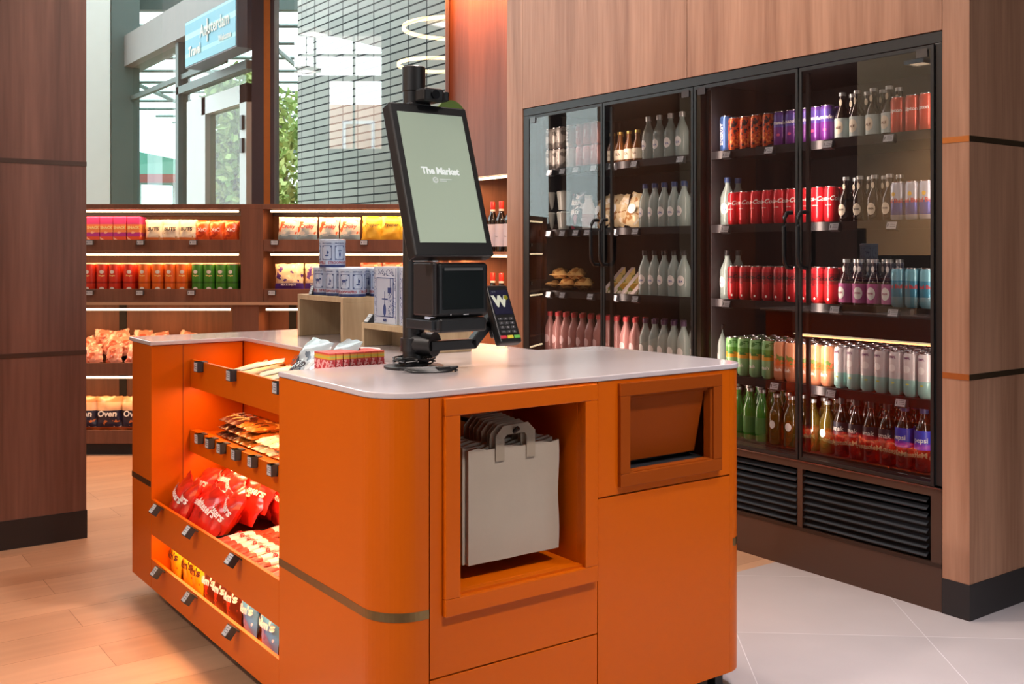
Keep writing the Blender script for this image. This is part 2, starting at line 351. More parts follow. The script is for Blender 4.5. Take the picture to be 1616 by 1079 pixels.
# ================================================================ SETTING
def setting():
    mb = MB(); mb.box((-7, 2.743, -.05), (9, 14, 0)); structure('floor', mb, planks('oak_planks'))
    mb = MB(); mb.box((-7, -6, -.05), (9, 2.743, 0)); t = tiles('grey_tiles'); structure('floor', mb, t)
    # joint passes through the photo's visible joint lines
    p = Matrix.Rotation(VIEW+.066, 3, 'Z') @ Vector((*[0, 0], 0))
    r = ray(1528, 1079); k = -CAMZ/r[2]; P = Vector((k*r[0], k*r[1], 0)); q = Matrix.Rotation(VIEW+.066, 3, 'Z') @ P
    r2 = ray(1575, 1007); k2 = -CAMZ/r2[2]; P2 = Vector((k2*r2[0], k2*r2[1], 0)); q2 = Matrix.Rotation(VIEW+.066, 3, 'Z') @ P2
    TILEOFF[0].inputs[1].default_value = (-q.x+6, -q2.y+6, 0)
    # ceiling with its lamp housings
    mb = MB(); mb.box((-5.6, -4, CEIL+.001), (6.5, 6.9, CEIL+.12)); mb.box((-3, -9, CEIL+.001), (6.5, -4, CEIL+.12)); structure('ceiling', mb, M('ceiling_paint', 'c9c2ba', .8, var=.03))
    for i, (x, y, p_, c, _s, _a, _b) in enumerate(LAMPS):
        mb = MB(); mb.frame(-.28, .28, -.28, .28, .03, -.02, 0)
        mb.xf = None
        e = empty('hanging_lamp', (x, y, LAMPZ)); tag(e, ['square lamp hanging on a rod in front of the island', 'square lamp hanging on a rod over the grey tile aisle', 'square lamp hanging on a rod beside the drinks cabinet', 'square lamp hanging on a rod above the island countertop', 'square lamp hanging on a rod over the plank floor left of the island', 'square lamp hanging on a rod near the wine alcove', 'square lamp hanging on a rod left of the island, tilted towards it', 'square lamp hanging on a rod by the beige far wall'][i], 'lamp', 'ceiling lamps')
        m2 = MB(); q = .1; m2.box((-.12, -.12, -.015), (.12, -q, 0)); m2.box((-.12, q, -.015), (.12, .12, 0)); m2.box((-.12, -q, -.015), (-q, q, 0)); m2.box((q, -q, -.015), (.12, q, 0))
        m2.box((-.12, -.12, 0), (.12, .12, .03)); m2.build('trim_frame', WHITE, e)
        m4 = MB(); m4.tube([(0, 0, .03), (0, 0, CEIL-LAMPZ)], .006, 8); m4.build('rod', BLACK, e)
        m3 = MB(); m3.box((-q, -q, -.004), (q, q, -.001)); m3.build('diffuser', emit('lamp_diffuser', c, 6), e)
    # left timber column
    x1 = 1.127; y0 = 4.71
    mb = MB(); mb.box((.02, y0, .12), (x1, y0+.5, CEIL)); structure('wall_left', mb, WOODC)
    mb = MB(); mb.box((.017, y0-.004, 0), (x1+.003, y0+.5, .12)); structure('baseboard_left', mb, M('dark_skirting', '221d1e', .5, var=.1))
    for i, z in enumerate((.79, 1.60)):
        mb = MB(); mb.box((.02, y0-.0015, z), (x1+.001, y0, z+.02)); structure('trim_%d' % (i+1), mb, [BRONZE, INLAY][i == 9])
    # timber surround of the drinks cabinet
    fx = 3.263; yA, yB, yC, yD = 1.925, 2.023, 4.443, 4.583; zt = 1.99
    mb = MB(); mb.box((fx, yA, .12), (fx+.8, yB, CEIL)); structure('wall_right', mb, WOODW)
    mb = MB(); mb.box((fx, yC, 0), (fx+.8, yD, CEIL)); structure('wall_right', mb, WOODW)
    ym = yx(1084, fx)
    for a, b in ((yB+.002, ym-.0015), (ym+.0015, yC-.002)):
        mb = MB(); mb.box((fx, a, zt), (fx+.8, b, CEIL)); structure('wall_right', mb, WOODW)
    mb = MB(); mb.box((fx+.06, yB, zt+.02), (fx+.7, yC, zt+.4)); structure('wall_right', mb, DARK)
    mb = MB(); mb.box((fx-.003, yA-.003, 0), (fx+.8, yB, .12)); structure('baseboard_right', mb, M('dark_skirting_right', '1c181a', .5, var=.1))
    for z in (.802, 1.60):
        mb = MB(); mb.box((fx-.0015, yA, z), (fx, yB-.001, z+.02)); mb.box((fx-.0015, yA-.0015, z), (fx+.8, yA, z+.02), 1); structure('trim_%d' % (3 if z < 1 else 4), mb, [INLAY, M('bronze_inlay', '4a3826', .4, metal=.6, var=.1)])  # same strip, darker colour on its end face
    # rear wall below the window
    D = 6.62
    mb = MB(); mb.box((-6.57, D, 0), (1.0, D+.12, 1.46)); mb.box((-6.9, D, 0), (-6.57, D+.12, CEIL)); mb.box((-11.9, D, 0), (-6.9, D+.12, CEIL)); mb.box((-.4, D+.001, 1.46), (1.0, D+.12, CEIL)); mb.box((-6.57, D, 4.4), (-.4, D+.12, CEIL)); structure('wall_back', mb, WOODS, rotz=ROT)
    # wine alcove wall
    mb = MB(); mb.box((3.93, 4.60, 0), (4.0, 5.9, CEIL)); structure('wall_back', mb, WOODW)
    # window with mullions and panes
    W_ = empty('window_1', BK(0, D, 1.46), ROT); W_['kind'] = 'structure'
    fr = M('window_frame_metal', '4a4246', .4, metal=.4, var=.05)
    h = 2.94
    mb = MB()
    for pa, pb in ((401, 436), (-325, -290), (-820, -800), (704, 709)):
        a, b = rd(pa, D), rd(pb, D); mb.box((a, -.06, 0), (b, .08, h))
    mb.box((-6.57, -.06, 0), (-.4, .08, .035)); mb.box((-6.57, -.06, h-.1), (-.4, .08, h))
    mb.build('window_frame', fr, W_)
    mb = MB(); mb.box((rd(420, D), -.064, 0), (rd(430, D), -.061, h)); mb.build('brass_strip', INLAY, W_)  # orange strip paints the lit side of the mullion, not a fitted part
    gm = glass('window_glass', 'e9f5f1', .19)
    for a, b in ((-800, -325), (-290, 401), (436, 704)):
        mb = MB(); mb.quad((rd(a, D), 0, .035), (rd(b, D), 0, .035), (rd(b, D), 0, h-.1), (rd(a, D), 0, h-.1)); mb.build('pane', gm, W_)
    # rear side of the shop, behind the viewpoint: wall with a big window (it shows as a reflection)
    Wd = -3.5
    x0, x1_, z0, z1 = -3.78, -2.1, 2.0, 4.9
    mb = MB()
    cwall = M('far_wall_paint', '4a433e', .7, var=.05)
    for a, b, c, d in ((-9, x0, 0, CEIL), (x1_, 7, 0, CEIL), (x0, x1_, 1.95, 2.85), (x0, -3.6, 0, 1.95), (-2.9, x1_, 0, 1.95), (-3.6, -2.9, 0, .1), (x0, -2.97, 2.85, 4.03), (x0, x1_, 4.75, CEIL)): mb.box((a, Wd-.2, c), (b, Wd, d))
    structure('wall_front', mb, cwall, rotz=ROT)
    beige = M('beige_plaster', 'c4a988', .7, var=.03)
    mb = MB(); mb.box((5.2, -8.2, 0), (5.35, 1.925, CEIL)); mb.box((4.07, 1.93, 0), (5.35, 2.1, CEIL)); structure('wall_right', mb, cwall)
    mb = MB(); mb.box((-5.75, 1.6, 0), (-5.6, 12.2, CEIL)); mb.box((-5.75, -.28, 3.4), (-5.6, 1.6, CEIL)); structure('wall_left', mb, beige)
    mb = MB(); mb.box((x0, Wd-.12, 2.85), (x1_, Wd-.04, 2.9)); mb.box((x0, Wd-.12, 4.0), (x1_, Wd-.04, 4.08)); mb.box((x0, Wd-.12, 4.4), (x1_, Wd-.04, 4.43))
    mb.box((-2.57, Wd-.12, 2.85), (-2.54, Wd-.04, 4.75)); mb.box((-3.2, Wd-.12, 4.03), (-3.17, Wd-.04, 4.75)); structure('window_2', mb, fr, rotz=ROT)
    # side counter across the room, mirrored in the cabinet glass
    e = empty('service_counter', (-2.6, 6.7, 0)); tag(e, 'black service counter across the room, seen only mirrored in the cabinet glass', 'counter')
    m = MB(); m.box((-.3, -1.1, 0), (.3, 1.1, 1.17)); m.build('body', DARK, e); m = MB(); m.box((-.32, -1.12, 1.17), (.32, 1.12, 1.2)); m.build('top', BLACK, e)
    m = MB(); m.lathe([(0, 0), (.09, 0), (.09, .26), (.08, .27), (0, .27)], 24); m = m.build('black_canister', BLACK, smooth=True, loc=(-2.45, 6.5, 1.2005)); tag(m, 'black canister on the service counter, mirrored in the cabinet glass', 'canister')
setting()

# ================================================================ OUTSIDE
def outside():
    grnd = MB(); grnd.box((-30, 8.6, -.25), (30, 45, -.06)); g = grnd.build('pavement', M('pale_paving', '9a9a96', .8, var=.1, scale=2)); g['kind'] = 'structure'
    # brick facade
    mb = MB(); mb.box((3.9, 5.95, -.1), (4.3, 8.73, 7.5)); b = mb.build('brick_building', bricks('grey_stack_brick'))
    tag(b, 'grey wall of long thin stack bonded bricks outside the window', 'building')
    # glazed entrance front
    e = empty('entrance_front', (2.74, 8.2, 0)); tag(e, 'glazed steel entrance front with pale door outside the window', 'entrance')
    st = M('grey_green_steel', '5d6e6c', .5, metal=.2, var=.08)
    wf = M('pale_door_frame', 'cfd4d3', .4, var=.04)
    def part(name, mat, *bs):
        m = MB(); [m.box((a[0]-2.74, a[1]-8.2, a[2]), (b_[0]-2.74, b_[1]-8.2, b_[2])) for a, b_ in bs]; return m.build(name, mat, e)
    part('post', st, ((2.55, 9.75, 0), (2.8, 10.25, 5)))
    part('post', st, ((2.7, 8.35, 0), (2.8, 8.42, 2.95)))
    part('beam', M('grey_beam', '8a8583', .5, metal=.2, var=.06), ((2.66, 6.9, 2.92), (2.86, 10.2, 3.2)))
    part('rail', st, ((2.7, 6.9, 2.5), (2.78, 8.4, 2.56)), ((2.72, 7.4, 2.62), (2.76, 10.0, 2.66)))
    part('door_frame', wf, ((2.7, 6.9, 0), (2.78, 7.02, 2.4)), ((2.7, 7.72, 0), (2.78, 7.82, 2.4)), ((2.7, 6.9, 2.27), (2.78, 7.8, 2.4)), ((2.72, 7.86, 0), (2.78, 8.2, 2.42)))
    part('hinge', BLACK, ((2.68, 6.93, 2.08), (2.7, 6.97, 2.18)))
    part('hinge', BLACK, ((2.68, 6.93, 1.92), (2.7, 6.97, 2.02)))
    m = MB(); m.quad((0, -1.2, 0), (0, 2.0, 0), (0, 2.0, 2.92), (0, -1.2, 2.92)); m.build('pane', glass('outer_glass', 'd3e8e1', .05, graze=.15), e)
    # blue light box
    s = empty('light_box_sign', (2.5, 7.05, 2.57)); tag(s, 'blue and white light box sign hanging outside the window', 'sign')
    m = MB(); m.box((0, -.5, 0), (.13, .52, .34)); m.build('casing', M('sign_casing', '4c5666', .4, var=.05), s, bev=.004)
    m = MB(); m.box((-.004, -.49, .01), (0, .51, .33)); m.build('sign_face', bands('blue_sign', [(0, '58b4cc'), (.07, '8fd3de'), (.1, '4fb0cf'), (.2, '9edbe2'), (.24, '4cacc9'), (.31, '8fd0dd')], rough=.4), s)
    m = MB(); put_text(m, 'Amsterdam', .12, .1, 0, .21, bold=.003)
    put_text(m, 'Travel', .1, -.3, 0, .1, bold=.003); put_text(m, 'Welcome', .06, .3, 0, .1, bold=.002)
    for v in m.v: v.x, v.y = -.008, -v.x
    m.box((-.01, .02, .12), (-.006, .04, .28)); m.box((-.01, -.01, .17), (-.006, .07, .19))
    m.build('lettering', PAPERW, s)
    # white pillar
    m = MB(); o = BK(rd(128, 9.4), 9.4); m.box((0, 0, -.1), (.26, .3, 5)); p = m.build('white_pillar', M('white_render', 'e3e4e0', .6, var=.05), loc=(o.x, o.y, 0), rotz=ROT)
    tag(p, 'white rendered pillar outside, left of the steel post', 'pillar')
    # canopy roof of glass sheets and rods
    c = empty('glass_canopy', BK(-3, 12, 0), ROT); tag(c, 'glass street canopy with thin steel rods seen through window', 'canopy')
    m = MB()
    for k in range(13): m.quad((-3.2, k*.9-2, 3.62), (3.2, k*.9-2, 3.62), (3.2, k*.9-1.25, 3.74), (-3.2, k*.9-1.25, 3.74))
    m.build('glass_sheet', M('canopy_sheet', '9cc3d2', .3, alpha=.5), c)
    m = MB()
    for k in range(13): m.tube([(-3.2, k*.9-2, 3.6), (3.2, k*.9-2, 3.6)], .022, 6)
    for x in (-2.2, -.9, .3, 1.9): m.tube([(x, -2, 3.56), (x, 9.6, 3.56)], .03, 6)
    m.box((1.9, 3, 0), (2.05, 3.12, 3.6)); m.box((-3.2, -2.05, 3.55), (3.2, -1.95, 3.7)); m.box((-3.2, 9.5, 3.3), (3.2, 9.7, 3.7))
    m.build('rod', st, c)
    # market pavilion
    k = empty('market_pavilion', BK(rd(262, 17), 17, 0), ROT); tag(k, 'green roofed market pavilion with red eaves far outside', 'pavilion')
    m = MB(); m.add([(-1.5, -1, 2.45), (1.2, -1, 2.35), (1.2, 1.4, 2.35), (-1.5, 1.4, 2.45), (-1.3, .2, 3.05), (.2, .2, 2.75)], [(0,1,5,4),(1,2,5),(2,3,4,5),(3,0,4),(3,2,1,0)]); m.build('roof', M('green_roof', '2f7a66', .6, var=.1), k)
    m = MB(); m.box((-1.52, -1.05, 2.3), (1.22, -.98, 2.43)); m.build('eaves', M('red_eaves', 'a8504c', .6, var=.05), k)
    m = MB()
    for x in (-1.4, -.8, -.2, .4, 1.0): m.box((x, -.9, 0), (x+.08, -.8, 2.3))
    m.box((-1.4, -.9, 0), (1.1, -.8, 1.6)); m.build('stall_wall', M('stall_wall', 'a9b3b0', .7, var=.2, scale=3), k)
    # trees
    rng = random.Random(5)
    leafm = [M('leaf_green', '7d9a4d', .6, var=.3, scale=4), M('leaf_light', 'b3c278', .6, var=.3, scale=4)]
    for i, (px, d, r, zc, lab) in enumerate(((376, 12.5, .62, 2.1, 'leafy green street tree behind the pale entrance door'), (452, 13.5, .8, 2.0, 'leafy street tree beside the end of the brick wall'))):
        t = empty('street_tree', BK(rd(px, d), d, 0), rng.random()*3); tag(t, lab, 'tree', 'street trees')
        m = MB(); m.tube([(0, 0, -.1), (.05, .02, 1.2), (0, .1, 2.2), (.1, 0, 3.1)], [.13, .11, .09, .05], 8); m.build('trunk', M('bark', '6f6c58', .8, var=.2), t, smooth=True)
        m = MB()
        for _ in range(5200 if i == 0 else 3000):
            while True:
                v = Vector((rng.uniform(-1, 1), rng.uniform(-1, 1), rng.uniform(-1, 1)))
                if v.length < 1 and noise.noise(v*2.6+Vector((i*7, 0, 0))) > -.12: break
            c_ = Vector((v.x*r, v.y*r, zc+v.z*1.4)); a = Vector((rng.gauss(0, 1), rng.gauss(0, 1), rng.gauss(0, 1))).normalized()*.07; b = a.cross(Vector((rng.gauss(0, 1), rng.gauss(0, 1), rng.gauss(0, 1)))).normalized()*.035
            m.add([c_-a, c_+b, c_+a, c_-b], [(0, 1, 2, 3)], rng.randrange(2))
        m.build('foliage', leafm, t)
    # building across the street behind the viewpoint, seen only as a reflection
    m = MB(); o = BK(-4.2, -9.5); m.box((-3, 0, -.1), (5.5, -3, 4.46)); fb = empty('town_house', (o.x, o.y, 0), ROT); tag(fb, 'pale town house with white windows reflected in the window glass', 'building')
    m.build('wall', M('pale_brick', 'e0b49c', .7, var=.1, scale=9), fb)
    for i in range(5):
        for z in (.9, 3.1):
            w = MB(); w.frame(-2+i*1.25, -1.3+i*1.25, z, z+1.0, .07, .0, .05); q = w.build('window', WHITE, fb)
outside()

# ring pendants high above (seen mirrored in the window glass)
def pendants():
    for i, (r_, d_, z_, R) in enumerate(((-.80, 2.2, 3.20, .42), (-.55, 3.3, 3.35, .5))):
        p = BK(r_, d_, z_); e = empty('ring_pendant', p); tag(e, ['smaller glowing ring pendant lamp mirrored in the window', 'larger glowing ring pendant lamp mirrored in the window'][i], 'lamp', 'ring pendant lamps')
        m = MB(); n = 32
        ring = [(R*math.cos(2*PI*k/n), R*math.sin(2*PI*k/n)) for k in range(n)]
        m.wallpath(ring, .02, 0, .035, closed=True); m.build('ring', LEDR, e, smooth=True)
        m = MB()
        for k in (0, 1, 2): a = 2*PI*k/3; m.tube([(R*math.cos(a), R*math.sin(a), .03), (0, 0, CEIL-z_)], .002, 5)
        m.build('cable', BLACK, e)
pendants()

# ================================================================ ISLAND
IX0, IX1, IY0, IY1 = 1.09, 2.25, 1.99, 3.89
NY0, NY1, NX = 2.557, 3.66, 1.425            # open shelf bay
ZB, ZT = .065, .905
def island():
    e = empty('island_counter', (1.6, 2.9, 0)); o = Vector((1.6, 2.9, 0))
    tag(e, 'orange lacquered island counter with open snack shelves, bag niche and waste flap', 'counter')
    def P(name, mb, mats, **k):
        for i, v in enumerate(mb.v): mb.v[i] = v-o
        return mb.build(name, mats, e, **k)
    t = .02
    # near left rounded side panel
    path = [(IX0, NY0), (IX0, IY0+.1)] + arc(IX0+.1, IY0+.1, .1, 180, 270, 14)[1:] + [(1.2025, IY0)]
    mb = MB(); mb.wallpath(path, t, ZB, ZT); mb.box((IX0+t, NY0-.0, ZB), (NX+.02, NY0-t, ZT-.0)); P('side_panel', mb, ORANGE, smooth=True)
    strip = MB(); p2 = [(IX0-.001, NY0), (IX0-.001, IY0+.1)] + arc(IX0+.1, IY0+.1, .101, 180, 270, 14)[1:] + [(1.2025, IY0-.001)]
    strip.wallpath(p2, .004, .414, .434); P('brass_strip', strip, BRASS, smooth=True)
    # front with bag niche
    a, b = 1.2055, 1.6935
    mb = MB(); y0, y1 = IY0, IY0+t
    mb.box((a, y0, .277), (b, y1, .457)); mb.box((a, y0, .862), (b, y1, ZT)); mb.box((a, y0, .457), (1.278, y1, .862)); mb.box((1.646, y0, .457), (b, y1, .862)); P('front_panel', mb, ORANGE)
    mb = MB(); mb.box((a, y0, ZB), (b, y1, .273)); P('drawer_front', mb, ORANGE, bev=.001)
    mb = MB(); mb.frame(1.238, 1.685, .411, .902, .04, IY0-.014, IY0+.003)
    # inner lining of the niche
    mb.box((1.262, IY0+.0205, .447), (1.278, IY0+.3, .872)); mb.box((1.646, IY0+.0205, .447), (1.662, IY0+.3, .872))
    mb.box((1.278, IY0+.0205, .447), (1.646, IY0+.3, .457)); mb.box((1.278, IY0+.0205, .862), (1.646, IY0+.3, .872)); mb.box((1.262, IY0+.3, .447), (1.662, IY0+.31, .872))
    P('niche_frame', mb, ORANGE, bev=.002)
    mb = MB(); mb.tube([(1.475, IY0+.3, .797), (1.475, IY0+.05, .797), (1.478, IY0+.04, .806)], .006, 8); P('bag_hook', mb, BLACK, smooth=True)
    # waste flap unit
    a, b = 1.6965, 2.174
    mb = MB(); mb.box((a, y0, .615), (b, y1, .669)); mb.box((a, y0, .864), (b, y1, ZT)); mb.box((a, y0, .669), (1.795, y1, .864)); mb.box((2.096, y0, .669), (b, y1, .864)); P('front_panel', mb, ORANGE)
    mb = MB(); mb.frame(1.762, 2.133, .633, .897, .033, IY0-.012, IY0+.002); mb.frame(1.79, 2.1, .662, .869, .008, IY0-.006, IY0+.02); f = P('waste_frame', mb, ORANGE2, bev=.0015)
    mb = MB(); z1, z0 = .853, .682
    mb.add([(1.798, IY0+.012, z1), (2.087, IY0+.012, z1), (2.087, IY0+.024, z1), (1.798, IY0+.024, z1), (1.798, IY0+.05, z0), (2.087, IY0+.05, z0), (2.087, IY0+.062, z0), (1.798, IY0+.062, z0)],
           [(0,1,2,3),(7,6,5,4),(0,4,5,1),(1,5,6,2),(2,6,7,3),(3,7,4,0)])
    mb.box((1.798, IY0+.004, .853), (2.096, IY0+.03, .861)); P('waste_flap', mb, ORANGE2, bev=.001)
    mb = MB(); mb.box((1.78, IY0+.09, .64), (2.11, IY0+.1, .88)); mb.box((1.78, IY0+.021, .66), (2.11, IY0+.1, .668)); P('chute', mb, DARK)
    mb = MB(); mb.box((a, y0, ZB), (b, y1, .611)); P('door', mb, ORANGE)
    # right corner and right side
    R = .075
    path = [(b+.0005, IY0)] + arc(IX1-R, IY0+R, R, 270, 360, 12) + [(IX1, 2.63), (1.98, 2.63), (1.98, 2.74)]
    mb = MB(); mb.wallpath(path, t, ZB, ZT); P('end_panel', mb, ORANGE, smooth=True)
    mb = MB(); mb.wallpath([(1.98, 3.78), (1.98, IY1), (IX0+.3, IY1)], t, ZB, ZT); mb.box((1.96, 2.74, .80), (1.98, 3.78, ZT)); P('end_panel', mb, ORANGE)
    # open bay on the aisle side (mirrored in the cabinet glass)
    mb = MB(); mb.box((1.70, 2.74, ZB+.02), (1.715, 3.78, ZT)); mb.box((1.715, 2.74, ZB+.02), (1.96, 2.755, .9)); mb.box((1.715, 3.765, ZB+.02), (1.96, 3.78, .9)); P('bay_lining', mb, ORANGE)
    for z in (.12, .36, .60):
        mb = MB(); mb.box((1.716, 2.756, z-.012), (1.965, 3.764, z)); mb.box((1.965, 2.756, z-.05), (1.98, 3.764, z+.04)); P('shelf', mb, ORANGE)
    for z in (.33, .57, .79):
        mb = MB(); mb.box((1.94, 2.8, z-.006), (1.952, 3.72, z)); P('led_strip', mb, LED)
        l = area('shelf_light', (1.92, 3.26, z-.012), (.03, .9), 2.5, 'ffb070', (0, math.radians(-28), 0)); l.data.size, l.data.size_y = .03, .9
    p2 = [(2.197, IY0-.001)] + arc(IX1-R, IY0+R, R+.001, 285, 360, 12) + [(IX1+.001, 2.6)]
    mb = MB(); mb.wallpath(p2, .004, .414, .434); P('brass_strip', mb, BRASS, smooth=True)
    # far left end block
    mb = MB(); mb.box((IX0, NY1, ZB), (1.42, IY1, ZT)); P('side_panel', mb, ORANGE, bev=.0015)
    mb = MB(); mb.box((IX0-.001, NY1+.001, .414), (IX0+.003, IY1, .434)); P('brass_strip', mb, BRASS)
    mb = MB(); mb.box((1.2, NY1-.0015, .19), (1.202, NY1+.001, ZT-.001)); P('seam', mb, M('seam_shadow_gap', '8a3a05', .6))
    # bay: back, bottom
    mb = MB(); mb.box((NX, NY0-.02, ZB), (NX+.02, NY1+.02, ZT)); P('back_panel', mb, ORANGE)
    mb = MB(); mb.box((IX0+.02, IY0+.14, ZB), (IX1-.03, IY1-.02, ZB+.015)); P('bottom_panel', mb, BLACK)
    mb = MB(); mb.box((1.2, 2.12, 0), (2.12, 3.75, ZB)); P('plinth', mb, BLACK)
    mb = MB(); mb.box((2.16, 2.03, 0), (2.19, 2.06, ZB)); P('foot', mb, BLACK)
    # shelves and trays
    ya, yb = NY0+.001, NY1-.001
    def tray(name, x, zf0, zf1, zs, bx=.012):
        m = MB(); m.box((x, ya, zf0), (x+bx, yb, zf1)); m.box((x+bx, ya, zs-.012), (NX-.001, yb, zs)); s = P(name, m, ORANGE, bev=.001)
        return s
    tray('shelf', 1.228, .752, .851, .800)
    tray('shelf', 1.225, .525, .602, .590, .03)
    tray('shelf', IX0, .252, .374, .300)
    tray('shelf', IX0, ZB+.001, .167, .100)
    for x, z in ((1.250, .765), (1.262, .555), (1.110, .272)):
        m = MB(); m.box((x, NY0+.05, z-.006), (x+.012, NY1-.05, z)); P('led_strip', m, LED)
        l = area('shelf_light', (x+.02, (NY0+NY1)/2, z-.012), (1.0, .03), 3.6, 'ffb070', (0, math.radians(28), PI/2*0)); l.data.size, l.data.size_y = .03, 1.0
    l = area('shelf_light', (1.33, (NY0+NY1)/2, .9), (.03, 1.0), 1.6, 'ffb070')
    # countertop
    c = []
    c += [(IX0-.003, NY0)] + arc(IX0-.003+.11, IY0-.003+.11, .11, 180, 270, 14)
    c += arc(IX1+.003-.075, IY0-.003+.075, .075, 270, 360, 10) + arc(IX1+.003-.04, 2.635-.04, .04, 0, 90, 6)
    c += [(1.995, 2.635), (1.995, IY1+.03)] + [(IX0-.003, IY1+.03), (IX0-.003, NY1-.003), (NX-.003, NY1-.003), (NX-.003, NY0)]
    mb = MB(); mb.prism(c, ZT+.001, .92); w = mb.build('countertop', QUARTZ, bev=.0025); tag(w, 'pale quartz countertop with rounded corners and notch on orange island', 'countertop')
island()

# ---------------------------------------------------------------- price tags
def make_tag(name, label, w=.036, h=.036, d=.022, card=False):
    e = empty(name); tag(e, label, 'price tag')
    m = MB(); m.box((-w/2, 0, -h), (w/2, d, 0)); m.box((-w/2, 0, -.004), (w/2, d+.016, 0)); m.build('casing', TAGINK if not card else M('dark_tag', '24252a', .5), e, bev=.0015)
    m = MB(); m.box((-w/2+.003, -.001, -h+.003), (w/2-.003, 0, -.003)); m.build('display', TAGFACE, e)
    m = MB(); put_text(m, '1', h*.5, -w*.3, -.0015, -h*.5, bold=.0005)
    for k in range(3): m.box((-w*.12, -.0015, -h*(.25+.2*k)-.001), (w*.36, -.0012, -h*(.25+.2*k)+.0006))
    m.build('printing', TAGINK, e)
    return e
tag_proto = None
def place_tag(loc, rotz, label, tilt=0, group=None, s=1, sw=1):
    global tag_proto
    if tag_proto is None: tag_proto = make_tag('price_tag', label); t = tag_proto
    else: t = copy_tree(tag_proto)
    t['label'] = label; t['group'] = group
    t.location = loc; t.rotation_euler = (tilt, 0, rotz); t.scale = (s*sw, s, s)
    return t
LEFTF = -PI/2   # facing the viewer's side of the long faces (towards -x)
def tags():
    for i, px in enumerate((306, 357, 430)):
        place_tag((1.206, yx(px, 1.20), .853), LEFTF, ['small electronic price tag at the far end of the top island tray', 'small electronic price tag at the middle of the top island tray', 'small electronic price tag on the top island tray next to orange side panel'][i], 0, 'price tags on the island top tray')
    for i, px in enumerate((308, 325, 343, 366, 392, 423)):
        place_tag((1.203, yx(px, 1.2), .607), LEFTF, 'small electronic price tag below the chocolate bars, %s from the left' % ORD[i], 0, 'price tags below the chocolate bars', .95)
    for i, px in enumerate((247, 300, 368)):
        place_tag((1.068, yx(px, 1.07), .385), LEFTF, 'tilted electronic price tag on the red candy tray, %s from the left' % ORD[i], math.radians(-38), 'price tags on the red candy tray', .95)
    for i, px in enumerate((249, 299, 364)):
        place_tag((1.068, yx(px, 1.07), .178), LEFTF, 'tilted electronic price tag on the lowest island tray, %s from the left' % ORD[i], math.radians(-38), 'price tags on the lowest island tray', .95)
tags()

# ================================================================ SNACKS: pillow packs
def pillow(w, h, d, seed=0, nu=10, nv=14, wr=.004, crimp=.07):
    """pillow pack standing on z=0, wide in x, fronts facing -y"""
    mb = MB(); vs = []; idx = {}
    so = Vector((seed*3.7, seed*1.3, 0))
    for side in (-1, 1):
        for j in range(nv+1):
            for i in range(nu+1):
                u = -1+2*i/nu; v = -1+2*j/nv
                vv = min(1, abs(v)/(1-crimp)) ; th = d/2*(max(0, 1-abs(u)**2.6))**.55*(max(0, 1-vv**2.4))**.6
                n_ = noise.noise(Vector((u*1.8, v*2.2, side*.7))+so); n2 = noise.noise(Vector((u*5, v*5, side*2.1))+so)
                edge = (i in (0, nu)) or th < 1e-6
                y = side*(th*(1+.35*n_)+(0 if edge else wr*n2)) if th > 1e-6 else side*.0008
                pin = 1-.05*(1-vv**2)
                x = u*w/2*pin + wr*1.2*noise.noise(Vector((v*4, seed, 1.5+side)))
                z = (v+1)/2*h + wr*1.0*noise.noise(Vector((u*4, seed, 4.2)))
                vs.append((x, y, max(z, 0)))
    M1 = (nu+1)*(nv+1); fs = []
    for s in range(2):
        for j in range(nv):
            for i in range(nu):
                a = s*M1+j*(nu+1)+i; q = (a, a+1, a+nu+2, a+nu+1); fs.append(q if s == 0 else q[::-1])
    rim = [i for i in range(nu+1)]+[(nu+1)*j+nu for j in range(1, nv+1)]+[(nu+1)*nv+i for i in range(nu-1, -1, -1)]+[(nu+1)*j for j in range(nv-1, 0, -1)]
    for k in range(len(rim)):
        a, b = rim[k], rim[(k+1) % len(rim)]; fs.append((b, a, M1+a, M1+b))
    mb.add(vs, fs)
    mb.front = lambda x, z: (x, -(d/2*(max(0, 1-min(1, abs(2*x/w))**2.6))**.55*(max(0, 1-min(1, abs(2*z/h-1)/(1-crimp))**2.4))**.6)*1.18-.004, z)
    return mb
def make_pack(name, w, h, d, mat, label, cat, seed=0, letters=None, wr=.004, crimp=.07):
    """letters: list of (text, size, z, material, bold, shear, x)"""
    mb = pillow(w, h, d, seed, wr=wr, crimp=crimp); fn = mb.front
    o = mb.build(name, mat, smooth=True); tag(o, label, cat)
    for L in (letters or []):
        m = MB(); put_text(m, L[0], L[1], L[6] if len(L) > 6 else 0, 0, L[2], bold=L[4], shear=L[5], fn=fn)
        m.build('lettering', L[3], o)
    return o
def at(o, x, y, z, rz=0, rx=0, ry=0, s=1):
    o.location = (x, y, z); o.rotation_mode = 'XYZ'; o.rotation_euler = (rx, ry, rz); o.scale = (s, s, s)
    return o
def Rm(rz=0, tilt=0, spin=0, roll=0):
    """spin in the pack's own plane, tilt back, then turn about z"""
    return (Matrix.Rotation(rz, 3, 'Z') @ Matrix.Rotation(tilt, 3, 'X') @ Matrix.Rotation(roll, 3, 'Z') @ Matrix.Rotation(spin, 3, 'Y')).to_euler()
def put(o, loc, rot): o.location = loc; o.rotation_euler = rot; return o

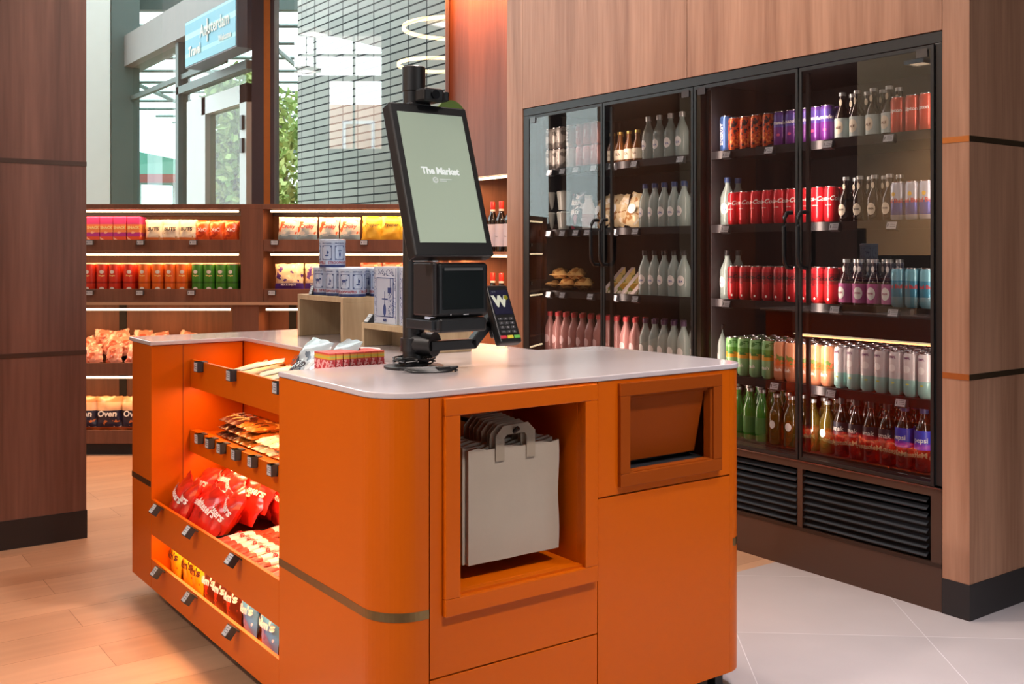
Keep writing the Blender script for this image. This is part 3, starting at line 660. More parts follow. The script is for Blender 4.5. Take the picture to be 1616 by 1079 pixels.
class Kind:
    """one pack design in a few crumpled variants, placed as copies with a label of their own"""
    def __init__(s, variants): s.v = variants; s.used = [False]*len(variants); s.n = 0
    def place(s, loc, rot, label, group, scale=1):
        i = s.n % len(s.v); s.n += 1
        o = s.v[i] if not s.used[i] else copy_tree(s.v[i]); s.used[i] = True
        o.location = loc; o.rotation_euler = rot; o['label'] = label; o['group'] = group; o.scale = (scale,)*3
        return o
INKR = M('red_ink', 'c0282a', .4); INKB = M('dark_ink', '2a2026', .4); INKW = M('white_ink', 'f2efe8', .35); INKO = M('orange_ink', 'e8822a', .4)
INKBR = M('brown_ink', '5a2a18', .4); INKBL = M('blue_ink', '2f4f9a', .4)
def island_snacks():
    rng = random.Random(3)
    # --- tray 4: standing candy pouches
    mm = {}
    for key, cols in dict(yellow=('f0c81e', ['e2572a', 'f7de4a']), brown=('5f2a17', ['8c4526', 'c43a22']), blue=('5fa3d6', ['cfe2f0', '3a78bd'])).items():
        mat = bands('candy_'+key, [(0, cols[0])], rough=.3, blot=cols[1], bscale=22, btresh=.62, coat=.3)
        mm[key] = Kind([make_pack('candy_pouch', .105, .15, .045, mat, '', 'candy pouch', seed=k+len(key), letters=[("m&m's", .034, .078, INKW if key != 'yellow' else INKBR, .0016, .1), ("m&m's", .034, .0875, INKBR if key == 'brown' else INKW, .0003, .1)][:1 if key != 'brown' else 1], wr=.003) for k in range(2)])
    seq = [('yellow', 281), ('yellow', 303), ('yellow', 316), ('brown', 336), ('brown', 351), ('brown', 372), ('blue', 398), ('blue', 428)]
    cnt = {}
    for k, px in seq:
        i = cnt.get(k, 0); cnt[k] = i+1
        y = yx(px, 1.17)
        mm[k].place((1.165, y, .101), Rm(LEFTF+rng.uniform(-.12, .12), -.10, rng.uniform(-.06, .06)), '%s candy pouch standing on the lowest island tray, %s %s one from left' % (k, ORD[i], k), k+' candy pouches on the lowest tray')
        for q in (1,): mm[k].place((1.235, y+.01, .101), Rm(LEFTF+rng.uniform(-.1, .1), -.10, rng.uniform(-.05, .05)), '%s candy pouch behind the %s %s pouch of the lowest tray' % (k, ORD[i], k), k+' candy pouches in the second row')
    # --- tray 3: red chocolate ball pouches piled at the far half
    mat = bands('red_pouch', [(0, 'd42a1c')], rough=.28, blot=['e8552e', 'b01812'], bscale=9, btresh=.6, coat=.4)
    red = Kind([make_pack('red_candy_pouch', .15, .17, .05, mat, '', 'candy pouch', seed=k+30, letters=[('Maltesers', .036, .105, INKW, .001, .15)], wr=.006) for k in range(3)])
    ys = [3.575, 3.50, 3.42, 3.34, 3.265]
    rows = [(1.135, .302, -.5), (1.19, .325, -.6), (1.25, .352, -.65), (1.30, .385, -.5), (1.36, .34, -.12)]
    names = ['front', 'second', 'third', 'fourth', 'rearmost']
    for r_i, (x, z, tl) in enumerate(rows):
        for j, y in enumerate(ys):
            red.place((x+rng.uniform(-.01, .01), y+rng.uniform(-.02, .02)-.01*r_i, z), Rm(LEFTF+rng.uniform(-.3, .3)-.15, tl+rng.uniform(-.1, .1), rng.uniform(-.25, .25)),
                      'shiny red candy pouch heaped on the third tray, %s row, %s from far end' % (names[r_i], ORD[j]), 'red candy pouches heaped on the third tray')
    for j in range(7):
        red.place((1.93, 2.86+j*.135, .122), Rm(PI/2+rng.uniform(-.2, .2), -.35, rng.uniform(-.15, .15)), 'red candy pouch in the aisle-side island bay, %s from the near end' % ORD[j], 'red candy pouches in the aisle bay')
    # --- tray 3: flat wrapped bars near half
    mat = bands('white_red_bar', [(0, 'd9482e'), (.03, 'efe4d6'), (.11, 'd9482e')], rough=.3, blot='f2c9a8', bscale=40, btresh=.62, coat=.3)
    bar = Kind([make_pack('wrapped_bar', .045, .14, .02, mat, '', 'candy bar', seed=k+50, letters=[('Kinder', .026, .07, INKR, .0006, 0)], wr=.002) for k in range(2)])
    # letters run along the bar: turn them
    n = 0
    for lay in range(2):
        for j in range(11):
            for i_ in range(2):
                y = 3.135-j*.052-lay*.012; x = 1.125+i_*.145+lay*.01
                if y < 2.585: continue
                bar.place((x, y+rng.uniform(-.006, .006), .313+lay*.03), Rm(LEFTF+rng.uniform(-.12, .12), -PI/2+.04, 0), 'red-white wrapped bar, third tray, %s layer, %s column, %s from red pouches' % (['lower', 'upper'][lay], ['front', 'back'][i_], ORD[j]), 'wrapped bars lying on the third tray')
    mb = MB(); mb.box((1.108, 3.166, .3005), (1.415, 3.17, .345)); d_ = mb.build('tray_divider', BLACK); tag(d_, 'thin black divider between red pouches and wrapped bars on the third tray', 'divider')
    # --- tray 2: chocolate bars in rows
    designs = [('brown', '4a1f14', ['c9561f', 'e0b070']), ('gold', 'b5651d', ['e8b050', '5a2a10']), ('cream', 'ecdcae', ['e0552e', 'f4ecd0']), ('orange', 'd9602a', ['f0a070', 'a83818']), ('white', 'e6e4e2', ['f4f2f0', 'bdb8b4']), ('yellow', 'e8c878', ['f6e8b8', 'c98a3c'])]
    px = [330, 350, 372, 392, 414, 434]
    for di, (nm, c, bl) in enumerate(designs):
        mat = bands('bar_'+nm, [(0, c)], rough=.28, blot=bl, bscale=26, btresh=.58, coat=.4)
        txt = {'brown': ('Twix', INKW), 'gold': ('Snickers', INKBR), 'cream': ('Leo', INKR), 'orange': ('Lion', INKBR), 'white': ('Bueno', INKR), 'yellow': ('Nuts', INKR)}[nm]
        K = Kind([make_pack('chocolate_bar', .042, .13, .024, mat, '', 'chocolate bar', seed=k+70+di*5, wr=.003) for k in range(2)])
        for v in K.v:
            m = MB(); put_text(m, txt[0], .022, 0, 0, .065, bold=.0006, vert=True); m.v = [Vector((v_.x, -.0165, v_.z)) for v_ in m.v]; 
            m.build('lettering', txt[1], v)
        yc = 3.44-di*.168
        for lay in range(3 if di < 2 else 2):
            for j in range(3):
                for q in range(1 if lay == 2 else 1):
                    K.place((1.262+lay*.006, yc+.05-j*.052+rng.uniform(-.005, .005), .604+lay*.024), Rm(LEFTF+rng.uniform(-.15, .15), -PI/2+.03, 0),
                        '%s chocolate bar on the second tray, %s layer, %s of its three' % (nm, ['lowest', 'second', 'third'][lay], ['leftmost', 'middle', 'rightmost'][j]), nm+' chocolate bars on the second tray')
    # --- tray 1: cream envelopes, large pale bag, small boxes
    mat = M('cream_pack', 'b3935c', .45, var=.08, scale=30); mat2 = M('grey_green_pack', '9fa28c', .45, var=.1, scale=30)
    E1 = Kind([make_pack('cream_packet', .085, .15, .012, mat, '', 'snack packet', seed=k+90, wr=.002) for k in range(2)])
    E2 = Kind([make_pack('grey_green_packet', .085, .15, .012, mat2, '', 'snack packet', seed=k+94, letters=[('NUTS', .02, .09, INKB, .0004, 0)], wr=.002) for k in range(1)])
    for j, y in enumerate((3.36, 3.28, 3.2, 3.12, 3.04, 2.96)):
        E1.place((1.27, y, .828+.006*(j % 2)), Rm(LEFTF+.35, -PI/2+.14, 0), 'cream snack packet leaning in the top tray, %s from the far end' % ORD[j], 'cream packets in the top tray')
    for j, y in enumerate((3.25, 3.07, 2.98)):
        E2.place((1.245, y, .85), Rm(LEFTF-.25, -PI/2+.2, .2), 'grey green snack packet on top of the cream packets, %s from the far end' % ORD[j], 'grey green packets in the top tray')
    mat = bands('pale_bag', [(0, '9fa8ac'), (.02, 'aab5b9'), (.15, '9ba8ad')], rough=.25, blot=['4a5560', 'dfe6e6'], bscale=26, btresh=.57, brange=(.02, .15), coat=.4)
    B = make_pack('pale_snack_bag', .16, .19, .07, mat, 'pale blue grey snack bag rising from the top tray beside red boxes', 'snack bag', seed=111, letters=[('Hugo', .045, .1, INKB, .0004, .5), ('NUTS', .028, .055, INKB, .0006, .2)], wr=.007)
    put(B, (1.215, 2.76, .812), Rm(LEFTF-.05, -.52, .02))
    B2 = copy_tree(B); B2['label'] = 'pale blue grey snack bag behind the first one, nearer the red boxes'; put(B2, (1.275, 2.71, .82), Rm(LEFTF-.2, -.6, -.05))
    B['group'] = B2['group'] = 'pale bags in the top tray'
    m = bands('candy_box', [(0, 'cf3f47'), (.066, 'e2b23a'), (.0705, 'b9c060'), (.0735, 'e0a83a'), (.079, 'd9554a')], rough=.4, blot='f0b8b8', bscale=90, btresh=.52, brange=(0, .065))
    proto = None
    for i in range(8):
        y = 2.582; x = 1.255+i*.0215
        if proto is None:
            mb = MB(); mb.box((-.0095, 0, 0), (.0095, .095, .085)); proto = mb.build('candy_box', m, bev=.001); tag(proto, '', 'candy box')
            q = MB(); put_text(q, 'smint', .02, 0, 0, 0, bold=.0004, vert=True); q.v = [Vector((v.x, -.0006, v.z*.9+.028)) for v in q.v]; q.build('lettering', INKW, proto); o = proto
        else: o = copy_tree(proto)
        o['label'] = 'small red and yellow candy box in the counter notch, %s from left' % ORD[i]; o['group'] = 'candy boxes in the counter notch'; o.location = (x, y, .870)
    mb = MB(); mb.box((1.24, 2.572, .801), (1.423, 2.70, .868)); p = mb.build('display_tray', M('clear_tray', 'd8d4d2', .3, var=.02)); tag(p, 'pale display block carrying the row of red candy boxes', 'display tray')
island_snacks()

# ================================================================ PAPER BAGS
def paper_bags():
    kr = M('grey_kraft', 'a3988a', .75, var=.06, scale=14, bump=.15); kr2 = M('kraft_handle', '948878', .75, var=.08, scale=20)
    for i in range(8):
        y = 2.045+i*.013; w = .27; x = 1.362; z0 = .4585 if i > 20 else .492
        e = empty('paper_bag', (x+.115+random.Random(i).uniform(-.003, .003)-(.004*i), y, z0)); tag(e, ['grey brown paper carrier bag at the very front of the niche', 'grey brown paper carrier bag stacked behind the front one'][min(i, 1)] if i < 2 else 'grey brown paper carrier bag in the stack, %s from the front' % ORD[i], 'paper bag', 'paper bags in the niche')
        mb = MB(); n = 10; m_ = 10; vs = []; fs = []
        for s in (0, 1):
            for b in range(m_+1):
                for a in range(n+1):
                    u = -w/2+w*a/n; v = .27*b/m_; top = .004*math.sin(a*1.9+i) if b == m_ else 0
                    yy = s*.009+(.0025*noise.noise(Vector((u*14, v*14, i*2.3))) if 0 < a < n else 0)
                    vs.append((u+(.002*math.sin(b*.9+i) if a == n else 0), yy, v+top+(.02*(i/8) if b == m_ else 0)))
        K = (n+1)*(m_+1)
        for s in (0, 1):
            for b in range(m_):
                for a in range(n): q = s*K+b*(n+1)+a; fs.append((q, q+1, q+n+2, q+n+1))
        rim = [a for a in range(n+1)]+[(n+1)*b+n for b in range(1, m_+1)]+[(n+1)*m_+a for a in range(n-1, -1, -1)]+[(n+1)*b for b in range(m_-1, 0, -1)]
        for k in range(len(rim)): a, b = rim[k], rim[(k+1) % len(rim)]; fs.append((a, b, K+b, K+a))
        mb.add(vs, fs); mb.build('bag', kr, e, smooth=True)
        h = MB(); hw = .055; z = .268+.02*(i/8); t = .0016
        pts = [(-hw-.004, z-.03), (-hw-.004, z+.03), (-hw+.018, z+.052), (hw-.018, z+.052+.004), (hw+.004, z+.035), (hw+.004, z-.03)]
        inn = [(-hw+.022, z-.03), (-hw+.022, z+.022), (-hw+.028, z+.03), (hw-.028, z+.032), (hw-.022, z+.024), (hw-.022, z-.03)]
        for k in range(5):
            A, B_, C_, D_ = pts[k], pts[k+1], inn[k+1], inn[k]; y0 = -.0035
            h.add([(A[0], y0, A[1]), (B_[0], y0, B_[1]), (C_[0], y0, C_[1]), (D_[0], y0, D_[1]), (A[0], y0+t, A[1]), (B_[0], y0+t, B_[1]), (C_[0], y0+t, C_[1]), (D_[0], y0+t, D_[1])], [(0,1,2,3),(7,6,5,4),(0,4,5,1),(1,5,6,2),(2,6,7,3),(3,7,4,0)])
        h.build('handle', kr2, e)
paper_bags()

# ================================================================ KIOSK
def kiosk():
    o = Vector((1.417, 2.423, .9205)); e = empty('self_checkout_kiosk', o)
    tag(e, 'black self checkout kiosk with tilted green screen standing on the island countertop', 'checkout kiosk')
    def P(name, mb, mats, par=None, **k):
        for i, v in enumerate(mb.v): mb.v[i] = v-o
        return mb.build(name, mats, par or e, **k)
    cx, cy = o.x, o.y
    mb = MB(); mb.lathe([(.0, .9205), (.078, .9205), (.08, .923), (.08, .9265), (.076, .9275), (0, .9275)], 40, c=(cx, cy)); P('base_plate', mb, BLACK, smooth=True)
    mb = MB(); mb.lathe([(.04, .9275), (.04, .94), (.0295, .945), (.0295, 1.66), (.0315, 1.662), (.0315, 1.725), (.028, 1.728), (0, 1.728)], 36, c=(cx, cy)); P('pole', mb, BLACK, smooth=True)
    # camera head
    mb = MB(); mb.box((cx-.012, cy-.075, 1.628), (cx+.05, cy-.02, 1.664)); mb.box((cx+.05, cy-.07, 1.632), (cx+.07, cy-.03, 1.66)); mb.box((cx-.03, cy-.035, 1.612), (cx+.035, cy+.03, 1.63))
    c = P('camera', mb, PLAST, bev=.006)
    mb = MB(); mb.tube([(cx+.02, cy-.074, 1.646), (cx+.02, cy-.082, 1.646)], .012, 16); P('lens', mb, M('lens_glass', '0a0a10', .08, coat=1), c, smooth=True)
    # screen, tilted back
    b0 = Vector((1.4395, 2.258, 1.255)); up = Vector((0, .118, .343)).normalized(); bk = Vector((1, 0, 0)).cross(up)*-1
    bk = Vector((0, up.z, -up.y)); 
    xf = Matrix(((1, 0, 0, b0.x), (0, bk.y, up.y, b0.y), (0, bk.z, up.z, b0.z), (0, 0, 0, 1)))
    w, h = .2, .363
    mb = MB(); mb.xf = xf; mb.box((-w/2-.02, 0.001, -.036), (w/2+.02, .042, h+.027)); H = P('screen_housing', mb, PLAST, bev=.005)
    mb = MB(); mb.xf = xf; mb.box((-w/2, -.0012, 0), (w/2, .001, h)); mt = M('screen_green', '96a595', .22, emis='9aab9a', es=.32, coat=.3); S = P('screen', mb, mt, H)
    mb = MB(); mb.xf = xf; put_text(mb, 'The Market', .0262, -.002, -.002, .197, bold=.0011, spacing=.92); P('lettering', mb, emit('screen_white', 'f4f6f0', .95), S)
    mb = MB(); mb.xf = xf
    ellipse(mb, .0085, .0085, -.022, .172, y=-.002, n=20); mb.box((-.009, -.0021, .1735), (.028, -.0018, .1755)); mb.box((-.009, -.0021, .1685), (.012, -.0018, .1705)); P('logo', mb, emit('screen_white_dim', 'e4e8e0', .8), S)
    mb = MB(); mb.xf = xf; put_text(mb, 'G', .012, -.022, -.0025, .172, bold=.0006); P('logo', mb, mt, S)
    mb = MB(); mb.box((cx-.03, cy-.075, 1.31), (cx+.03, cy-.02, 1.40)); P('screen_bracket', mb, PLAST, bev=.004)
    # round green disc on a stub behind the screen
    r_ = ray(712, 186); k_ = 2.47/r_[1]; g_ = Vector((k_*r_[0], 2.47, CAMZ+k_*r_[2]))
    mb = MB(); mb.tube([g_, g_+Vector((0, .008, 0))], .05, 40); P('green_disc', mb, M('olive_green', '5f7a2c', .5, var=.05), smooth=True)
    mb = MB(); mb.tube([g_+Vector((0, .009, 0)), Vector((cx+.02, cy+.02, g_.z-.03))], .006, 8); P('disc_bracket', mb, BLACK)
    # scanner
    x0, x1, y0, y1 = 1.392, 1.552, 2.262, 2.372
    mb = MB(); mb.box((x0, y0, 1.062), (x1, y1, 1.203)); sc = P('scanner', mb, PLAST, bev=.012, seg=4)
    mb = MB(); mb.box((1.408, y0-.0015, 1.083), (1.534, y0+.001, 1.19)); P('scan_window', mb, M('scan_glass', '0c1416', .06, coat=1), sc)
    mb = MB(); mb.box((1.412, y0-.003, 1.183), (1.53, y0-.0012, 1.19)); P('window_bar', mb, M('grey_bar', '4a4d50', .4), sc)
    mb = MB(); mb.box((1.43, y0-.003, 1.068), (1.433, y0-.001, 1.072)); mb.box((1.47, y0-.003, 1.068), (1.486, y0-.001, 1.0705)); P('indicator', mb, M('grey_print', 'a0a4a8', .4), sc)
    mb = MB(); mb.box((x0-.016, y0-.004, 1.066), (x0-.001, y1-.015, 1.205)); P('side_cover', mb, M('charcoal_cover', '262223', .4, var=.05), sc, bev=.005)
    mb = MB(); mb.box((x0-.017, y0-.006, 1.2055), (x0, y1-.016, 1.2095)); P('top_cap', mb, M('silver_cap', 'a7adb4', .3, metal=.6), sc, bev=.0015)
    mb = MB(); mb.box((x0-.012, y0+.01, 1.03), (x0+.012, y1+.03, 1.056)); mb.box((x0-.0, y0-.004, 1.032), (x0+.006, y0+.012, 1.058)); P('scanner_bracket', mb, M('dark_bracket', '33363a', .35, metal=.4), e, bev=.003)
    mb = MB(); mb.box((x0+.003, y0-.008, 1.024), (x1-.012, y0+.05, 1.0605)); P('printer', mb, PLAST, e, bev=.006)
    # lower arm out to the terminal
    mb = MB(); mb.tube([(cx, cy, .985), (cx+.03, cy-.06, .985)], .033, 20); mb.tube([(cx, cy, .965), (cx, cy, 1.0)], .036, 24)
    P('clamp', mb, PLAST, smooth=True)
    mb = MB()
    pts = [(cx+.02, cy-.06, .982), (1.565, 2.363, .982), (1.612, 2.363, 1.03), (1.64, 2.363, 1.075)]
    prof = [(.026, .018)]
    for a, b in zip(pts[:-1], pts[1:]):
        a, b = Vector(a), Vector(b); d = (b-a).normalized(); n_ = d.cross(Vector((0, 1, 0))).normalized()*.0135; s_ = Vector((0, .013, 0)); a = a-d*.008; b = b+d*.008
        mb.add([a+n_+s_, a+n_-s_, a-n_-s_, a-n_+s_, b+n_+s_, b+n_-s_, b-n_-s_, b-n_+s_], [(0,1,2,3),(7,6,5,4),(0,4,5,1),(1,5,6,2),(2,6,7,3),(3,7,4,0)])
    P('support_arm', mb, PLAST, bev=.003)
    # terminal
    b0 = Vector((1.650, 2.296, .985)); up = Vector((0, .075, .155)).normalized(); bk = Vector((0, up.z, -up.y))
    xf = Matrix(((1, 0, 0, b0.x), (0, bk.y, up.y, b0.y), (0, bk.z, up.z, b0.z), (0, 0, 0, 1)))
    w, h = .074, .172
    mb = MB(); mb.xf = xf; mb.box((-w/2, 0, 0), (w/2, .028, h)); mb.box((-w/2+.004, .028, .03), (w/2-.004, .048, h-.02)); T = P('payment_terminal', mb, PLAST, bev=.006, seg=3)
    mb = MB(); mb.xf = xf; mb.box((-.029, -.0015, .083), (.029, .001, .155)); P('screen', mb, M('terminal_screen', '1d1c2e', .15, emis='23223a', es=.3, coat=.6), T)
    mb = MB(); mb.xf = xf; put_text(mb, 'W', .042, -.003, -.002, .12, bold=.003, sx=1.0); P('logo', mb, emit('cream_glow', 'e8e4cc', .8), T)
    mb = MB(); mb.xf = xf; ellipse(mb, .007, .007, .019, .132, y=-.0024, n=14); P('logo', mb, emit('olive_glow', 'a39a2c', .6), T)
    mb = MB(); mb.xf = xf; put_text(mb, '10:24', .006, -.017, -.002, .15); P('lettering', mb, emit('grey_glow', '9a9aa0', .6), T)
    key = M('grey_key', '3a3b40', .5); dot = M('key_print', 'c9cacf', .5)
    for r_ in range(4):
        for c_ in range(3):
            mb = MB(); mb.xf = xf; x = -.018+c_*.018; z = .069-r_*.0125; mb.box((x-.007, -.0025, z-.004), (x+.007, .001, z+.004)); k = P('key', mb, key, T, bev=.001)
            mb = MB(); mb.xf = xf; put_text(mb, ['123', '456', '789', '*0#'][r_][c_], .007, x, -.0028, z); P('key_print', mb, dot, k)
    for c_, cc in enumerate(('b8323c', 'c9b83a', '5fa648')):
        mb = MB(); mb.xf = xf; x = -.0225+c_*.0225; mb.box((x-.0095, -.0028, .012), (x+.0095, .001, .0205)); P('key', mb, M('key_'+cc, cc, .4, emis=cc, es=.25), T, bev=.001)
    # cables
    mb = MB(); rng = random.Random(4)
    for q in range(4):
        a0 = rng.random()*6; pts = []
        for k in range(26): a = a0+k*.5; rr = .046+.012*math.sin(k*1.3+q); pts.append((cx+rr*math.cos(a), cy+rr*math.sin(a), .931+.010*abs(math.sin(k*.8+q))+q*.003))
        mb.tube(pts, .0022, 6)
    P('cable', mb, PLAST, smooth=True)
    mb = MB()
    for q in range(5):
        pts = []
        for k in range(18):
            a = 2*PI*k/17; pts.append((cx-.02+.05*math.cos(a+q*.2)*(1+.1*q)-.03*math.sin(a)*.3, cy-.125+.022*math.sin(a)+.004*q-.012*math.cos(a), .9235+.002*q))
        mb.tube(pts, .0026, 6)
    mb.tube([(cx-.04, cy-.07, .926), (cx-.07, cy-.1, .9235), (cx-.06, cy-.12, .9235)], .0024, 6); mb.tube([(cx+.03, cy-.11, .93), (cx+.05, cy-.14, .9235), (cx+.03, cy-.16, .9235)], .0024, 6)
    mb.box((cx-.01, cy-.145, .9225), (cx+.025, cy-.128, .934))
    P('cable', mb, PLAST, smooth=True)
kiosk()

# ================================================================ RISERS, TINS, BOXES
def risers():
    def riser(x0, x1, y0, y1, z1, label, t=.018):
        e = empty('display_riser', ((x0+x1)/2, (y0+y1)/2, .9205)); X, Y, H = (x1-x0)/2, (y1-y0)/2, z1-.9205; tag(e, label, 'display stand', 'oak display risers on the countertop')
        m = MB(); m.box((-X, -Y, H-t), (X, Y, H)); m.build('top', OAK, e, bev=.001)
        m = MB(); m.box((-X, -Y, 0), (X, -Y+t, H-t)); m.build('side', OAK, e, bev=.001)
        m = MB(); m.box((-X, Y-t, 0), (X, Y, H-t)); m.build('side', OAK, e, bev=.001)
        m = MB(); m.box((X-.09, -Y+t, 0), (X-.075, Y-t, H-t)); m.build('back', OAK, e)
    riser(1.61, 1.90, 3.232, 3.605, 1.075, 'taller oak display riser on the countertop carrying the blue and white tins')
    riser(1.605, 1.80, 2.72, 3.085, .998, 'lower oak display riser on the countertop partly hidden by the kiosk pole')
    # tins
    base = M('tin_pale_blue', 'aebfd8', .3, var=.05, scale=30, coat=.3); ink = M('delft_blue', '34487f', .35, var=.1, scale=80); lid = M('tin_lid', 'b9c8dc', .28, var=.04); rim = M('navy_band', '263567', .35)
    pk = M('stroop_red', '9a3f4a', .4)
    proto = None
    R, H = .047, .1
    def tin():
        e = empty('biscuit_tin'); 
        m = MB(); m.lathe([(R-.002, 0), (R, .002), (R, H-.012), (R-.003, H-.01)], 40); m.build('body', base, e, smooth=True)
        m = MB(); m.lathe([(R+.0006, H-.014), (R+.001, H-.002), (R-.002, H), (0, H)], 40); m.build('tin_lid', lid, e, smooth=True)
        m = MB(); m.lathe([(R+.0006, .0005), (R+.0006, .009), (R+.0002, .009)], 40); m.build('band', rim, e, smooth=True)
        q = MB(); rr = R+.0009
        for k in range(6):
            a0 = k*2*PI/6*R
            w, z0, z1 = .019, .026, .078
            for (xa, xb, za, zb) in ((-w, w, z1-.0016, z1), (-w, w, z0, z0+.0016), (-w, -w+.0016, z0, z1), (w-.0016, w, z0, z1)):
                n = 8; vs = []; 
                for i in range(n+1):
                    a = (a0+xa+(xb-xa)*i/n)/rr; vs += [(rr*math.sin(a), -rr*math.cos(a), za), (rr*math.sin(a), -rr*math.cos(a), zb)]
                q.add(vs, [(2*i, 2*i+2, 2*i+3, 2*i+1) for i in range(n)])
            for sx in (-1, 1):
                for zz in (z0+.004, z1-.004): ellipse(q, .0022, .0022, a0+sx*(w-.004), zz, rad=rr, n=8)
            # little blue picture: cow-like patches, windmill, boat
            rg = random.Random(k)
            if k % 3 == 0:
                for dx, dz, ex, ez in ((-.003, .054, .009, .005), (.008, .058, .004, .003), (-.008, .046, .0012, .006), (.003, .046, .0012, .006), (-.011, .055, .0012, .006)): ellipse(q, ex, ez, a0+dx, dz, rad=rr, n=10)
            elif k % 3 == 1:
                ellipse(q, .008, .0025, a0, .042, rad=rr, n=10); ellipse(q, .001, .012, a0+.001, .053, rad=rr, n=8); ellipse(q, .004, .006, a0+.004, .053, rad=rr, n=8)
            else:
                ellipse(q, .0035, .009, a0, .046, rad=rr, n=10); ellipse(q, .01, .0011, a0, .06, rad=rr, n=8); ellipse(q, .0011, .01, a0, .06, rad=rr, n=8)
            put_text(q, 'DELFTS BLAUW', .0052, a0, 0, .086, rad=rr+.0006, bold=.0002)
        q.build('decoration', ink, e)
        q = MB()
        for k in range(3): put_text(q, 'STROOPWAFELS', .0125, k*2*PI/3*R, 0, .016, rad=R+.001, bold=.0004, sx=.95)
        q.build('lettering', pk, e)
        return e
    z = 1.076
    spots = [((1.672, 3.49), z, 'blue and white biscuit tin at the left end of the oak riser', 2.1), ((1.672, 3.385), z, 'blue and white biscuit tin in the middle of the front row', .9), ((1.672, 3.283), z, 'blue and white biscuit tin with a cow picture, right of the front row', LEFTF+.5),
             ((1.672, 3.44), z+.1005, 'blue and white biscuit tin alone on top of the others', LEFTF-.35), ((1.772, 3.46), z, 'blue and white biscuit tin at the left of the back row', .2), ((1.775, 3.35), z, 'blue and white biscuit tin in the middle of the back row', .6), ((1.775, 3.285-.035), z, 'blue and white biscuit tin at the right end of the back row', 1.2)]
    p = tin()
    for i, ((x, y), zz, lab, rz) in enumerate(spots):
        t = p if i == 0 else copy_tree(p); tag(t, lab, 'biscuit tin', 'blue and white biscuit tins on the riser'); t.location = (x, y, zz); t.rotation_euler = (0, 0, rz)
    place_tag((1.63, 3.515, 1.1095), LEFTF-.15, 'tilted price tag standing in front of the biscuit tins', math.radians(-18), 'price tags on the risers')
    place_tag((1.632, 3.066, 1.0272), LEFTF-.1, 'tilted price tag standing left of the white souvenir box', math.radians(-38), 'price tags on the risers')
    # souvenir boxes with a window
    def gift(x, y, label):
        e = empty('souvenir_box', (x, y, .9985)); tag(e, label, 'gift box', 'souvenir boxes on the lower riser')
        m = MB(); w, d, h = .152, .062, .185
        m.box((-w/2, 0, 0), (w/2, d, h)); m.build('box', M('box_pale_blue', 'c3cddd', .4, var=.03), e, bev=.001)
        m = MB(); m.frame(-w/2+.02, w/2-.02, .022, h-.035, .003, -.0012, 0); m.box((-w/2+.005, -.0006, .004), (-w/2+.0065, 0, h-.004)); m.box((w/2-.0065, -.0006, .004), (w/2-.005, 0, h-.004))
        q = m
        rg = random.Random(8)
        ellipse(q, .010, .020, -.0, .045, y=-.0018, n=14); q.box((-.018, -.0018, .078), (.02, -.0015, .083)); q.box((-.0015, -.0018, .06), (.0015, -.0015, .105)); q.box((.02, -.0018, .1), (.044, -.0015, .118)); q.box((.036, -.0018, .112), (.042, -.0015, .15))
        for _ in range(46): ellipse(q, .0022, .0022, rg.uniform(.025, .055), rg.uniform(.025, .1), y=-.0018, n=6)
        for _ in range(60): s = rg.choice((-1, 1)); ellipse(q, .0016, .0026, s*rg.uniform(w/2-.018, w/2-.007), rg.uniform(.01, h-.01), y=-.0014, n=6)
        for _ in range(44): ellipse(q, .0026, .0018, rg.uniform(-.055, .055), rg.uniform(h-.03, h-.008), y=-.0014, n=6)
        put_text(q, 'AMS', .012, .0, -.0014, .012, bold=.0008)
        q.build('decoration', ink, e)
        m = MB(); m.quad((-w/2+.023, -.0014, .025), (w/2-.023, -.0014, .025), (w/2-.023, -.0014, h-.038), (-w/2+.023, -.0014, h-.038)); m.build('box_window', M('window_film', 'b4bfd0', .15, coat=.6), e)
        e.rotation_euler = (0, 0, LEFTF); return e
    gift(1.63, 2.97, 'white and blue souvenir box with a blue windmill, left one on the riser')
    gift(1.63, 2.80, 'white and blue souvenir box half hidden behind the kiosk pole')
    # white round dish on the counter
    m = MB(); m.lathe([(0, 0), (.05, 0), (.055, .004), (.053, .006), (.048, .003), (0, .003)], 36); p_ = m.build('white_saucer', WHITE, loc=(1.53, 2.93, .9208), smooth=True); tag(p_, 'white round saucer lying behind the red candy boxes', 'saucer')
risers()

